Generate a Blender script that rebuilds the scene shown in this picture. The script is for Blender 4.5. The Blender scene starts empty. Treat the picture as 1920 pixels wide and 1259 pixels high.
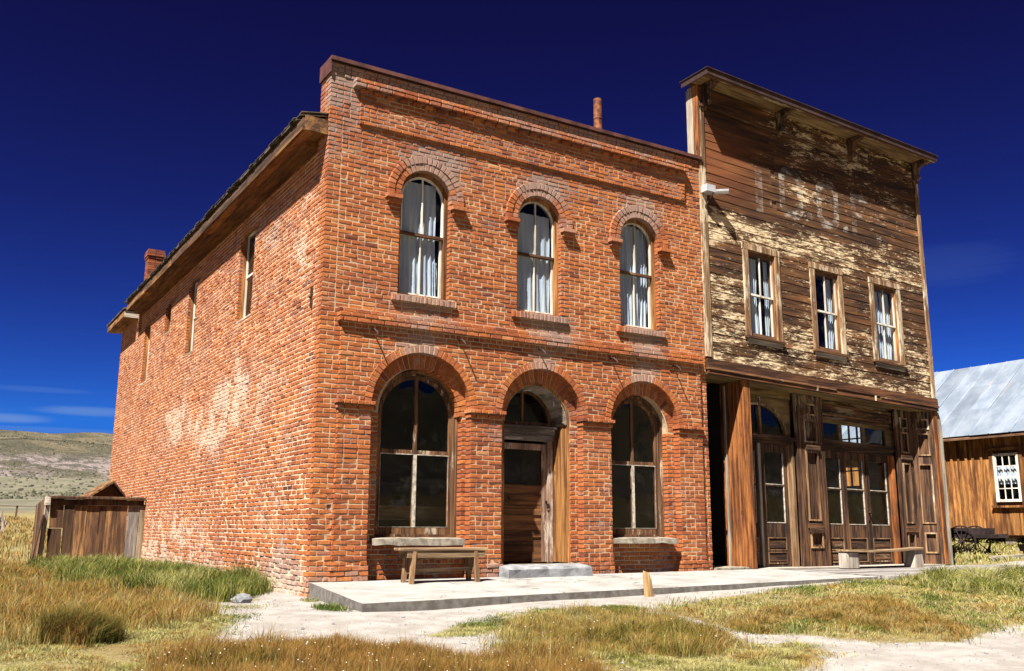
import bpy, bmesh, math, random
import numpy as np
from mathutils import Vector, Matrix, noise
from mathutils.geometry import tessellate_polygon
random.seed(7); RS = np.random.RandomState(5)
SC = bpy.context.scene; COL = SC.collection
# ------------------------------------------------------------------ camera
cam_d = bpy.data.cameras.new('camera'); cam = bpy.data.objects.new('camera', cam_d); COL.objects.link(cam)
CAM = Vector((-4.6364, -12.8666, 0.7407)); YAW, PIT, ROL, FPX = 0.5511, 0.2013, 0.0048, 1771.67
_d = Vector((math.sin(YAW)*math.cos(PIT), math.cos(YAW)*math.cos(PIT), math.sin(PIT)))
_r = Vector((math.cos(YAW), -math.sin(YAW), 0)); _u = _r.cross(_d)
_r2 = _r*math.cos(ROL)+_u*math.sin(ROL); _u2 = _u*math.cos(ROL)-_r*math.sin(ROL)
cam.matrix_world = Matrix(((_r2.x, _u2.x, -_d.x, CAM.x), (_r2.y, _u2.y, -_d.y, CAM.y), (_r2.z, _u2.z, -_d.z, CAM.z), (0, 0, 0, 1)))
cam_d.sensor_width = 36; cam_d.lens = FPX/1920*36; cam_d.clip_start = .1; cam_d.clip_end = 6000
SC.camera = cam
# ------------------------------------------------------------------ sun + sky
SUN_TO = Vector((-1.6, -1.0, 2.76)).normalized()
sl = bpy.data.lights.new('sun', 'SUN'); sun = bpy.data.objects.new('sun', sl); COL.objects.link(sun)
sl.energy = 5.0; sl.angle = math.radians(.5); sl.color = (1, .94, .85)
sun.rotation_euler = SUN_TO.to_track_quat('Z', 'Y').to_euler()
W = bpy.data.worlds.new('World'); SC.world = W; W.use_nodes = True
nt = W.node_tree; nt.nodes.clear()
def N(nt, t, **k):
    n = nt.nodes.new(t)
    for a, b in k.items():
        if a[0] == 'i' and a[1:].isdigit(): n.inputs[int(a[1:])].default_value = b
        else: setattr(n, a, b)
    return n
def setin(nt, n, i, v):
    if v is None: return
    if hasattr(v, 'is_output') or hasattr(v, 'links'): nt.links.new(v, n.inputs[i])
    else:
        s = n.inputs[i]
        if hasattr(s.default_value, '__len__') and not hasattr(v, '__len__'): v = (v,)*len(s.default_value)
        if hasattr(v, '__len__') and len(v) == 3 and len(s.default_value) == 4: v = (*v, 1)
        s.default_value = v
def M_(nt, op, a, b=None, c=None, clamp=False):
    n = N(nt, 'ShaderNodeMath', operation=op, use_clamp=clamp)
    setin(nt, n, 0, a); setin(nt, n, 1, b); setin(nt, n, 2, c); return n.outputs[0]
def V_(nt, op, a, b=None):
    n = N(nt, 'ShaderNodeVectorMath', operation=op); setin(nt, n, 0, a); setin(nt, n, 1, b); return n.outputs[0]
def MIX(nt, f, a, b, mode='MIX'):
    n = N(nt, 'ShaderNodeMix', data_type='RGBA', blend_type=mode); n.clamp_factor = True
    setin(nt, n, 0, f); setin(nt, n, 6, a); setin(nt, n, 7, b); return n.outputs[2]
def NOI(nt, vec, scale=1., detail=3., rough=.55, dist=0.):
    n = N(nt, 'ShaderNodeTexNoise'); n.inputs['Scale'].default_value = scale; n.inputs['Detail'].default_value = detail
    n.inputs['Roughness'].default_value = rough; n.inputs['Distortion'].default_value = dist
    if vec is not None: nt.links.new(vec, n.inputs['Vector'])
    return n.outputs[0]
def STEP(nt, v, lo, hi):
    n = N(nt, 'ShaderNodeMapRange', interpolation_type='SMOOTHSTEP'); setin(nt, n, 0, v); setin(nt, n, 1, lo); setin(nt, n, 2, hi); return n.outputs[0]
def RAMP(nt, v, stops, interp='LINEAR'):
    n = N(nt, 'ShaderNodeValToRGB'); r = n.color_ramp; r.interpolation = interp
    while len(r.elements) < len(stops): r.elements.new(.5)
    for e, (p, c) in zip(r.elements, stops): e.position = p; e.color = (*c, 1)
    nt.links.new(v, n.inputs[0]); return n.outputs[0]
sky = N(nt, 'ShaderNodeTexSky', sky_type='NISHITA', sun_disc=False)
sky.sun_elevation = math.asin(SUN_TO.z); sky.sun_rotation = math.atan2(SUN_TO.x, SUN_TO.y)
sky.altitude = 2600; sky.air_density = 1.0; sky.dust_density = .2; sky.ozone_density = 3
# polarised slide-film sky: even grade over the whole dome (deeper, more saturated)
pre = MIX(nt, 1., sky.outputs[0], (.26, .26, .26), 'MULTIPLY')
spl = N(nt, 'ShaderNodeSeparateColor'); nt.links.new(pre, spl.inputs[0]); cmb = N(nt, 'ShaderNodeCombineColor')
for _i, (_k, _e) in enumerate(((.088, 1.15), (.255, 2.6), (.41, 2.5))):
    nt.links.new(M_(nt, 'MULTIPLY', M_(nt, 'POWER', spl.outputs[_i], _e), _k), cmb.inputs[_i])
grd = MIX(nt, 1., cmb.outputs[0], (.060, .42, 1.75), 'DARKEN')
tc = N(nt, 'ShaderNodeTexCoord'); sep = N(nt, 'ShaderNodeSeparateXYZ'); nt.links.new(tc.outputs['Generated'], sep.inputs[0])
az = M_(nt, 'ARCTAN2', sep.outputs[0], sep.outputs[1])
cv = N(nt, 'ShaderNodeCombineXYZ'); nt.links.new(M_(nt, 'MULTIPLY', az, 5.), cv.inputs[0]); nt.links.new(M_(nt, 'MULTIPLY', sep.outputs[2], 75.), cv.inputs[1])
cl = NOI(nt, cv.outputs[0], 1., 6., .62, .4)
cm = M_(nt, 'MULTIPLY', STEP(nt, cl, .60, .85), M_(nt, 'MULTIPLY', STEP(nt, sep.outputs[2], .22, .12), .25))
wn = M_(nt, 'MULTIPLY', M_(nt, 'SUBTRACT', NOI(nt, cv.outputs[0], 2.6, 6., .7, .6), .5), 1.5)
for _a, _h, _wa, _wh, _f in ((.135, .1085, .055, .0045, .5), (.060, .0985, .038, .0045, .6), (.082, .1265, .05, .003, .14), (.10, .089, .10, .003, .25), (.99, .25, .07, .02, .06), (2.2, .16, .12, .006, .5), (-1.4, .13, .1, .005, .5), (3.6, .15, .12, .006, .5)):
    _d = M_(nt, 'POWER', M_(nt, 'DIVIDE', M_(nt, 'SUBTRACT', az, _a if _a < 3.14 else _a-6.283), _wa), 2.)
    _e = M_(nt, 'POWER', M_(nt, 'DIVIDE', M_(nt, 'SUBTRACT', sep.outputs[2], _h), _wh), 2.)
    _m = STEP(nt, M_(nt, 'ADD', M_(nt, 'ADD', _d, _e), wn), 1.5, -.1)
    cm = M_(nt, 'MAXIMUM', cm, M_(nt, 'MULTIPLY', _m, _f))
fin = MIX(nt, cm, grd, (.45, .80, 1.65))
bg = N(nt, 'ShaderNodeBackground'); bg.inputs[1].default_value = .10
nt.links.new(fin, bg.inputs[0]); wo = N(nt, 'ShaderNodeOutputWorld'); nt.links.new(bg.outputs[0], wo.inputs[0])
SC.view_settings.view_transform = 'Standard'; SC.view_settings.look = 'None'
SC.view_settings.gamma = 1; SC.view_settings.use_curve_mapping = False
SC.view_settings.exposure = 2.0
SC.render.engine = 'CYCLES'; SC.cycles.max_bounces = 8; SC.cycles.transparent_max_bounces = 12
# ------------------------------------------------------------------ mesh helpers
ID = lambda x, y, z: (x, y, z)
FRONT = lambda u, n, z: (u, -n, z)
SIDE = lambda u, n, z: (-n, u, z)
def sag(u, z): return .26*(u-7.5)/6.8*max(0., min(1., z/3.7))
WOOD = lambda u, n, z: (u, -n, z-sag(u, z))
class MB:
    def __init__(s, fr=ID): s.v = []; s.f = []; s.fr = fr; s.attr = {}
    def add(s, V, F):
        b = len(s.v); s.v += [s.fr(*p) for p in V]; s.f += [tuple(b+i for i in f) for f in F]; return s
    def box(s, a0, a1, b0, b1, c0, c1, j=0.):
        V = [(x, y, z) for z in (c0, c1) for y in (b0, b1) for x in (a0, a1)]
        if j: V = [tuple(c+random.uniform(-j, j) for c in p) for p in V]
        return s.add(V, [(0, 2, 3, 1), (4, 5, 7, 6), (0, 1, 5, 4), (2, 6, 7, 3), (0, 4, 6, 2), (1, 3, 7, 5)])
    def cbox(s, a0, a1, b0, b1, c0, c1, c=.01):
        # box with all edges chamfered
        bm = bmesh.new(); bmesh.ops.create_cube(bm, size=1)
        for v in bm.verts: v.co = Vector(((a0+a1)/2+v.co.x*(a1-a0), (b0+b1)/2+v.co.y*(b1-b0), (c0+c1)/2+v.co.z*(c1-c0)))
        bmesh.ops.bevel(bm, geom=bm.edges[:], offset=c, segments=1, affect='EDGES')
        bm.verts.index_update(); s.add([tuple(v.co) for v in bm.verts], [tuple(v.index for v in f.verts) for f in bm.faces]); bm.free(); return s
    def beam(s, p0, p1, w, h, up=(0, 0, 1), w1=None, h1=None):
        p0, p1 = Vector(p0), Vector(p1); d = (p1-p0).normalized(); r = d.cross(Vector(up))
        if r.length < 1e-4: r = d.cross(Vector((1, 0, 0)))
        r.normalize(); q = r.cross(d); V = []
        for p, ww, hh in ((p0, w, h), (p1, w1 or w, h1 or h)):
            for a, b in ((-1, -1), (1, -1), (1, 1), (-1, 1)): V.append(tuple(p+r*a*ww/2+q*b*hh/2))
        return s.add(V, [(0, 1, 2, 3), (4, 7, 6, 5), (0, 4, 5, 1), (1, 5, 6, 2), (2, 6, 7, 3), (3, 7, 4, 0)])
    def tube(s, path, r, n=8, cap=True):
        P = [Vector(p) for p in path]; V = []; F = []; up = None
        for i, p in enumerate(P):
            t = (P[min(i+1, len(P)-1)]-P[max(i-1, 0)]).normalized()
            if up is None:
                up = Vector((0, 0, 1)) if abs(t.z) < .9 else Vector((1, 0, 0))
            a = t.cross(up).normalized(); up = a.cross(t); rr = r[i] if hasattr(r, '__len__') else r
            for k in range(n):
                th = 2*math.pi*k/n; V.append(tuple(p+(a*math.cos(th)+up*math.sin(th))*rr))
        for i in range(len(P)-1):
            for k in range(n): F.append((i*n+k, i*n+(k+1) % n, (i+1)*n+(k+1) % n, (i+1)*n+k))
        if cap: F += [tuple(range(n))[::-1], tuple(range((len(P)-1)*n, len(P)*n))]
        return s.add(V, F)
    def plate(s, outer, holes, n0, n1):
        loops = [outer]+list(holes); V = []; F = []
        pts = [p for l in loops for p in l]; m = len(pts)
        tris = tessellate_polygon([[Vector((p[0], p[1], 0)) for p in l] for l in loops])
        V = [(p[0], n1, p[1]) for p in pts]+[(p[0], n0, p[1]) for p in pts]
        for t in tris: F.append(tuple(t)); F.append(tuple(i+m for i in t)[::-1])
        b = 0
        for l in loops:
            k = len(l)
            for i in range(k): a, c = b+i, b+(i+1) % k; F.append((a, c, c+m, a+m))
            b += k
        return s.add(V, F)
    def build(s, name, mat, parent=None, label=None, cat=None, group=None, kind=None, smooth=False, recalc=True):
        me = bpy.data.meshes.new(name); off = ROOTS.get(parent.name, Vector((0, 0, 0))) if parent else Vector((0, 0, 0))
        own = Vector((0, 0, 0))
        if parent is None and s.v:
            xs = list(zip(*s.v)); own = Vector(((min(xs[0])+max(xs[0]))/2, (min(xs[1])+max(xs[1]))/2, min(xs[2])))
            off = own
        me.from_pydata([(p[0]-off.x, p[1]-off.y, p[2]-off.z) for p in s.v], [], s.f)
        for k, a in s.attr.items():
            at = me.attributes.new(k, 'FLOAT', 'POINT'); at.data.foreach_set('value', a)
        if recalc:
            bm = bmesh.new(); bm.from_mesh(me); bmesh.ops.recalc_face_normals(bm, faces=bm.faces[:]); bm.to_mesh(me); bm.free()
        if smooth: me.shade_smooth()
        me.materials.append(mat); o = bpy.data.objects.new(name, me); COL.objects.link(o)
        if parent: o.parent = parent; ROOTS[o.name] = off
        else: o.location = own; ROOTS[o.name] = own
        tag(o, label, cat, group, kind); return o
ROOTS = {}
def tag(o, label=None, cat=None, group=None, kind=None):
    for k, v in (('label', label), ('category', cat), ('group', group), ('kind', kind)):
        if v: o[k] = v
def thing(name, loc, label, cat, group=None):
    o = bpy.data.objects.new(name, None); COL.objects.link(o); o.location = loc; o.empty_display_size = .3
    ROOTS[o.name] = Vector(loc); tag(o, label, cat, group); return o
def rect(a0, a1, c0, c1): return [(a0, c0), (a1, c0), (a1, c1), (a0, c1)]
def arch(c, r, zb, zs, n=18):
    return [(c-r, zb), (c+r, zb)]+[(c+r*math.cos(t), zs+r*math.sin(t)) for t in [math.pi*i/n for i in range(n+1)]]
# ------------------------------------------------------------------ materials
def mat(name):
    m = bpy.data.materials.new(name); m.use_nodes = True; nt = m.node_tree; nt.nodes.clear()
    b = N(nt, 'ShaderNodeBsdfPrincipled'); o = N(nt, 'ShaderNodeOutputMaterial'); nt.links.new(b.outputs[0], o.inputs[0])
    b.inputs['Roughness'].default_value = .85; b.inputs['Specular IOR Level'].default_value = .25
    return m, nt, b
def bump(nt, b, h, strength=.5, dist=.01):
    n = N(nt, 'ShaderNodeBump'); n.inputs['Strength'].default_value = strength; n.inputs['Distance'].default_value = dist
    nt.links.new(h, n.inputs['Height']); nt.links.new(n.outputs[0], b.inputs['Normal'])
def pos(nt): return N(nt, 'ShaderNodeNewGeometry').outputs['Position']
def mapv(nt, v, sc, off=None):
    n = V_(nt, 'MULTIPLY', v, sc)
    return V_(nt, 'ADD', n, off) if off is not None else n
def attr(nt, nm):
    n = N(nt, 'ShaderNodeAttribute'); n.attribute_name = nm; return n.outputs['Fac']
def simple(name, col, rough=.8, metal=0., var=.25, scale=6., bmp=.3, col2=None):
    m, nt, b = mat(name); P = pos(nt); n = NOI(nt, P, scale, 5., .6)
    c = MIX(nt, STEP(nt, n, .35, .65), tuple(x*(1-var) for x in col), col2 or tuple(min(1, x*(1+var)) for x in col))
    nt.links.new(c, b.inputs['Base Color']); b.inputs['Roughness'].default_value = rough; b.inputs['Metallic'].default_value = metal
    if bmp: bump(nt, b, NOI(nt, P, scale*8, 4., .6), bmp, .005)
    return m
def wood(name, c1, c2, axis='z', grain=28., paint=None, amt=.5, pscale=None, rough=.85, objvar=.5, zp=None, knots=False):
    m, nt, b = mat(name); P = pos(nt)
    oi = N(nt, 'ShaderNodeObjectInfo').outputs['Random']
    off = N(nt, 'ShaderNodeCombineXYZ'); r50 = M_(nt, 'MULTIPLY', oi, 47.)
    for i in range(3): nt.links.new(r50, off.inputs[i])
    sc = {'z': (grain, grain, 1.3), 'x': (1.3, grain, grain), 'y': (grain, 1.3, grain)}[axis]
    g = NOI(nt, mapv(nt, P, sc, off.outputs[0]), 1., 6., .7, .3)
    broad = NOI(nt, mapv(nt, P, tuple(x*.22+.4 for x in sc), off.outputs[0]), 1., 3., .6)
    f = M_(nt, 'ADD', M_(nt, 'MULTIPLY', g, .6), M_(nt, 'MULTIPLY', broad, .4))
    col = RAMP(nt, f, [(.36, tuple(x*.45 for x in c1)), (.46, c1), (.58, c2), (.72, tuple(min(1, x*1.35) for x in c2))])
    if knots:
        vo = N(nt, 'ShaderNodeTexVoronoi'); vo.inputs['Scale'].default_value = 1.; ks = {'z': (5, 5, 1.7), 'x': (1.7, 5, 5), 'y': (5, 1.7, 5)}[axis]
        nt.links.new(mapv(nt, P, ks, off.outputs[0]), vo.inputs['Vector']); kd = M_(nt, 'ADD', vo.outputs['Distance'], M_(nt, 'MULTIPLY', M_(nt, 'SUBTRACT', g, .5), .12))
        col = MIX(nt, STEP(nt, kd, .13, .07), col, tuple(x*.35 for x in c1))
    v = M_(nt, 'ADD', M_(nt, 'MULTIPLY', oi, objvar), 1-objvar/2)
    hv = N(nt, 'ShaderNodeHueSaturation'); nt.links.new(col, hv.inputs['Color']); nt.links.new(v, hv.inputs['Value']); col = hv.outputs[0]
    if paint:
        ps = pscale or tuple(x*.14+.8 for x in sc)
        pn = NOI(nt, mapv(nt, P, ps, off.outputs[0]), 1., 7., .72)
        if zp:
            sz = N(nt, 'ShaderNodeSeparateXYZ'); nt.links.new(P, sz.inputs[0])
            pn = M_(nt, 'ADD', pn, M_(nt, 'MULTIPLY', STEP(nt, sz.outputs[2], zp[0], zp[1]), zp[2]))
        mk = M_(nt, 'MULTIPLY', STEP(nt, pn, 1-amt-.05, 1-amt+.05), STEP(nt, g, .36, .46))
        col = MIX(nt, mk, col, paint)
    nt.links.new(col, b.inputs['Base Color']); b.inputs['Roughness'].default_value = rough
    bump(nt, b, g, .6, .006); return m
def glass_mat(name, tint=(.75, .8, .8), dirt=.06):
    m = bpy.data.materials.new(name); m.use_nodes = True; nt = m.node_tree; nt.nodes.clear()
    o = N(nt, 'ShaderNodeOutputMaterial'); tr = N(nt, 'ShaderNodeBsdfTransparent'); setin(nt, tr, 0, tint)
    gl = N(nt, 'ShaderNodeBsdfGlossy'); gl.inputs['Roughness'].default_value = .02; setin(nt, gl, 0, (.9, .9, .9))
    P = pos(nt); bn = N(nt, 'ShaderNodeBump'); bn.inputs['Strength'].default_value = .12; bn.inputs['Distance'].default_value = .02
    nt.links.new(NOI(nt, P, 2.2, 2., .5), bn.inputs['Height']); nt.links.new(bn.outputs[0], gl.inputs['Normal'])
    fr = N(nt, 'ShaderNodeFresnel'); fr.inputs[0].default_value = 1.34; nt.links.new(bn.outputs[0], fr.inputs['Normal'])
    mx = N(nt, 'ShaderNodeMixShader'); bf = N(nt, 'ShaderNodeNewGeometry').outputs['Backfacing']; nt.links.new(M_(nt, 'MULTIPLY', fr.outputs[0], M_(nt, 'SUBTRACT', 1., bf)), mx.inputs[0]); nt.links.new(tr.outputs[0], mx.inputs[1]); nt.links.new(gl.outputs[0], mx.inputs[2])
    df = N(nt, 'ShaderNodeBsdfDiffuse'); setin(nt, df, 0, (.35, .33, .28)); m2 = N(nt, 'ShaderNodeMixShader')
    dn = M_(nt, 'MULTIPLY', STEP(nt, NOI(nt, P, 5., 5., .7), .45, .75), dirt*2); nt.links.new(dn, m2.inputs[0])
    nt.links.new(mx.outputs[0], m2.inputs[1]); nt.links.new(df.outputs[0], m2.inputs[2]); nt.links.new(m2.outputs[0], o.inputs[0]); return m
# ------------------------------------------------------------------ brickwork materials
def brick_mat():
    m, nt, b = mat('brick'); P = pos(nt); r = attr(nt, 'rnd'); g = attr(nt, 'grey'); w = attr(nt, 'white')
    base = RAMP(nt, r, [(0., (.080, .024, .015)), (.14, (.175, .048, .023)), (.35, (.285, .080, .028)), (.6, (.40, .128, .036)), (.8, (.48, .175, .048)), (.93, (.52, .225, .070)), (1., (.34, .145, .085))])
    n1 = NOI(nt, P, 26., 5., .7); n2 = NOI(nt, P, 90., 3., .6); n3 = NOI(nt, P, 13., 5., .7)
    base = MIX(nt, STEP(nt, n1, .62, .35), base, MIX(nt, 1., base, (.70, .62, .58), 'MULTIPLY'))
    base = MIX(nt, M_(nt, 'MULTIPLY', STEP(nt, n2, .6, .75), .3), base, (.55, .26, .11))
    gg = STEP(nt, M_(nt, 'ADD', g, M_(nt, 'MULTIPLY', M_(nt, 'SUBTRACT', n1, .5), 1.4)), .32, .72)
    base = MIX(nt, M_(nt, 'MULTIPLY', gg, .75), base, (.27, .20, .17))
    ww = STEP(nt, M_(nt, 'ADD', w, M_(nt, 'MULTIPLY', M_(nt, 'SUBTRACT', n3, .5), 2.4)), .48, 1.30)
    base = MIX(nt, M_(nt, 'MULTIPLY', ww, .8), base, (.56, .46, .37))
    nt.links.new(base, b.inputs['Base Color']); b.inputs['Roughness'].default_value = .9
    bump(nt, b, M_(nt, 'ADD', n1, M_(nt, 'MULTIPLY', n2, .5)), .6, .005); return m
def mortar_mat(name='mortar', ca=(.52, .395, .26), cb=(.21, .20, .19)):
    m, nt, b = mat(name); P = pos(nt)
    n1 = NOI(nt, P, 1.3, 5., .65); n2 = NOI(nt, P, 40., 4., .7)
    z = N(nt, 'ShaderNodeSeparateXYZ'); nt.links.new(P, z.inputs[0])
    top = M_(nt, 'MULTIPLY', STEP(nt, z.outputs[2], 5.2, 7.4), .13)
    f = STEP(nt, M_(nt, 'ADD', n1, top), .52, .64)
    c = MIX(nt, f, ca, cb)
    c = MIX(nt, STEP(nt, n2, .35, .7), MIX(nt, 1., c, (.72, .68, .62), 'MULTIPLY'), c)
    nt.links.new(c, b.inputs['Base Color']); b.inputs['Roughness'].default_value = .95
    bump(nt, b, n2, .8, .006); return m
MBRICK = brick_mat(); MMORT = mortar_mat(); MMORTS = mortar_mat('bleached_mortar', (.64, .52, .37), (.36, .33, .30))
MCAP = simple('rusty_cap', (.10, .042, .036), .55, .2, .35, 3.)
MRUST = simple('rusty_iron', (.16, .055, .03), .75, .3, .5, 9., .5, (.28, .10, .04))
MIRON = simple('dark_iron', (.05, .03, .024), .7, .4, .4, 12.)
MSTONE = simple('sill_stone', (.22, .19, .15), .95, 0, .35, 9., 1.)
MCEM = simple('grey_cement', (.19, .195, .205), .95, 0, .3, 5., .8)
MFRAME = wood('brown_frame', (.06, .026, .012), (.19, .09, .038), 'z', 30, (.42, .34, .24), .40)
MFRAMEX = wood('brown_frame_rail', (.06, .026, .012), (.19, .09, .038), 'x', 30, (.42, .34, .24), .40)
MGOLD = wood('golden_jamb', (.13, .05, .014), (.36, .165, .048), 'z', 22, None, rough=.75, knots=True)
MWHITE = wood('white_sash', (.50, .44, .36), (.78, .74, .68), 'z', 25, objvar=.1)
MDOOR = wood('door_wood', (.07, .027, .010), (.20, .085, .028), 'x', 24, objvar=.3)
MDOORZ = wood('door_stile', (.17, .10, .07), (.38, .24, .16), 'z', 24, (.55, .47, .38), .45, objvar=.3)
MPUTTY = simple('old_putty', (.38, .34, .28), .9, 0, .4, 14., .2)
MGLASS = glass_mat('window_glass', (.90, .93, .93), .010)
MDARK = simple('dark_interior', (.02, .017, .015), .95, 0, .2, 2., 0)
def curtain_mat():
    m = bpy.data.materials.new('lace_curtain'); m.use_nodes = True; nt = m.node_tree; nt.nodes.clear()
    o = N(nt, 'ShaderNodeOutputMaterial'); P = pos(nt)
    c = MIX(nt, STEP(nt, NOI(nt, mapv(nt, P, (14, 14, .9)), 1., 5., .65), .35, .65), (.64, .70, .92), (.92, .95, 1.0))  # bluish tint puts the sky's reflection into the cloth colour
    d = N(nt, 'ShaderNodeBsdfDiffuse'); t = N(nt, 'ShaderNodeBsdfTranslucent'); mx = N(nt, 'ShaderNodeMixShader'); mx.inputs[0].default_value = .35
    nt.links.new(c, d.inputs[0]); nt.links.new(c, t.inputs[0]); nt.links.new(d.outputs[0], mx.inputs[1]); nt.links.new(t.outputs[0], mx.inputs[2])
    nt.links.new(mx.outputs[0], o.inputs[0]); return m
MCURT = curtain_mat()
# ------------------------------------------------------------------ brick building
BB = thing('brick_building', (3.75, 8.5, -.3), 'two-storey red brick building with three arched windows above and an arched doorway', 'building')
RH = .0712; HJ = .0083
BR = []   # every laid brick: (quad corners (u,z) x4, n_front, depth, frame, kind)
def in_blob(a, b, ca, cb, ra, rb, s=1.):
    d = math.sqrt(((a-ca)/ra)**2+((b-cb)/rb)**2); return max(0., 1-d)*s
def weather(x, y, z, front):
    v = Vector((x, y, z)); nz = noise.noise(v*1.1)*.5+noise.noise(v*3.1)*.35+noise.noise(v*9)*.2
    g = .17+nz*.65+random.uniform(-.12, .12); w = -.03+nz*.3
    if front:
        for cx in (1.65, 3.8, 5.96): g += in_blob(x, z, cx+.1, 6.5, .8, .45, .9)+in_blob(x, z, cx+.2, 3.9, .8, .5, .55)+in_blob(x, z, cx, 4.12, .6, .12, .7)
        for cx in (1.7, 3.85, 5.98): g += in_blob(x, z, cx, 3.42, .45, .25, .8)
        if z > 7.56: g += .4
        elif z > 7.42: g += .2
        if x < .5: g += max(0, min(.5, (z-5)*.22))
        if z < .22: w += .35*(1-z/.22)+.05; g += .2
        if x > 5 and z > 3.3: w += .05
    else:
        w += .26+.05*nz
        for cy, cz, ry, rz, s in ((4.7, 3.0, 1.5, .6, .85), (6.2, 2.6, 1.8, .55, .6), (9.2, 2.9, 1.6, .6, .8), (8.2, 3.6, .35, 1.1, .45), (4.3, 4.0, .3, 1.2, .35), (13.3, 3.6, .4, 1.2, .35), (.85, 5.0, .5, 1.3, .7), (2.8, 2.9, 1.6, .7, .35), (9, .5, 5, .9, .6), (1.6, 1.2, 1.2, 1.2, .3)): w += in_blob(y, z, cy, cz, ry*1.15, rz*1.15, s)*1.8*(.55+1.1*noise.noise(v*2.3)+.5*noise.noise(v*6.1)+random.uniform(-.25, .25))
        w += in_blob(y, z, 5.5, 2.7, 7, 2.2, .30)
        if z < .45: w += .5*(1-z/.45)
        g += in_blob(y, z, 3, 5.6, 3, 1.4, .3)+in_blob(y, z, 1.2, .05, 1.6, .5, .8)
    return max(0, min(1, g)), max(0, min(1, w))
def quad_brick(mb, q, n, depth, c=.0065, rough=1.):
    # 12-vertex brick: back face, body ring, inset front; q = 4 (u,z) corners ccw
    cu = sum(p[0] for p in q)/4; cz = sum(p[1] for p in q)/4
    j = lambda s: random.uniform(-s, s)
    tilt = j(.004)*rough; V = []
    for (u, z) in q: V.append((u, n-depth, z))
    body = []
    for (u, z) in q: body.append((u+j(.0025)*rough, n-c*random.uniform(.6, 1.6), z+j(.0022)*rough))
    V += body
    for (u, n_, z) in body:
        du, dz = cu-u, cz-z; V.append((u+math.copysign(min(abs(du)*.5, c*random.uniform(.7, 1.7)), du), n+tilt*(1 if u < cu else -1)+j(.0015), z+math.copysign(min(abs(dz)*.5, c*random.uniform(.7, 1.5)), dz)))
    mb.add(V, [(0, 1, 5, 4), (1, 2, 6, 5), (2, 3, 7, 6), (3, 0, 4, 7), (4, 5, 9, 8), (5, 6, 10, 9), (6, 7, 11, 10), (7, 4, 8, 11), (8, 9, 10, 11)])
def add_brick(q, n, depth, fr, kind='brick'): BR.append((q, n, depth, fr, kind))
def lay_row(k, u0, u1, n, fr, holes=(), depth=.1, start=None, prot=None):
    z0, z1 = k*RH+HJ, (k+1)*RH-HJ; zm = (z0+z1)/2
    cuts = sorted(h(zm) for h in holes if h(zm))
    spans = []; a = u0
    for (c0, c1) in cuts:
        if c1 <= a or c0 >= u1: continue
        if c0 > a: spans.append((a, min(c0, u1)))
        a = max(a, c1)
    if a < u1: spans.append((a, u1))
    hdr = (k % 8 == 3)
    L = .1055 if hdr else .2155
    for (s0, s1) in spans:
        off = (start if start is not None else (.0 if k % 2 else -.108))+(0 if start is not None else (s0 if s1-s0 < .9 else 0))
        i = math.floor((s0-off)/L); e = off+i*L
        while e < s1:
            l = L
            if not hdr and random.random() < .05: l = L*.5
            b0, b1 = max(e, s0), min(e+l, s1); e += l
            if b1 >= s1-.035: b1 = s1; e = s1
            if b0 <= s0+.035: b0 = s0
            if b1-b0 < .03: continue
            x0 = b0+(0 if b0 == s0 else .0078); x1 = b1-(0 if b1 == s1 else .0078)
            nn = n+random.uniform(-.0035, .0035)
            if zm < .35: nn += random.uniform(-.004, .010)
            if random.random() < .02: nn += .006
            dz = random.uniform(-.0016, .0016)
            add_brick([(x0, z0+dz), (x1, z0+dz), (x1, z1+dz), (x0, z1+dz)], nn, depth, fr)
def hole_arch(c, r, zb, zs, R=None):
    R = R or r
    def h(z):
        if z < zb: return None
        if z < zs: return (c-r, c+r)
        if z < zs+R: w = math.sqrt(R*R-(z-zs)**2); return (c-w, c+w)
        return None
    return h
def hole_rect(a, b, z0, z1): return lambda z: (a, b) if z0 < z < z1 else None
def ring(c, zs, r0, r1, n, depth, cnt, fr=FRONT, a0=0., a1=math.pi, kind='arch_brick'):
    for i in range(cnt):
        t0 = a0+(a1-a0)*i/cnt; t1 = a0+(a1-a0)*(i+1)/cnt; g = .0065
        q = [(c+r*math.cos(t), zs+r*math.sin(t)) for r, t in ((r0, t0+g/r0), (r1, t0+g/r1), (r1, t1-g/r1), (r0, t1-g/r0))]
        add_brick(q, n+random.uniform(-.003, .003), depth, fr, kind)
OUT = [(1.665, .83), (3.85, .785), (5.995, .76)]       # outer brick order: centre, radius
INN = [(1.715, .70), (3.83, .65), (5.955, .63)]        # inner order
ZS, RT = 2.53, .125
UP = [(1.655, .437), (3.805, .437), (5.965, .437)]; UZB, UZS = 4.24, 5.87
TOPZ = 109*RH
kz = lambda z: int(round(z/RH))
up_h = [hole_arch(c, r, UZB, UZS, r+.235) for c, r in UP]
up_sill = [hole_rect(c-.55, c+.56, UZB-.11, UZB) for c, r in UP]
lo_h = [hole_arch(c, r, -1, ZS, r+RT) for c, r in OUT]
pier = [(.31, .835), (2.495, 3.065), (4.635, 5.235), (6.755, 7.315)]
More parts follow.
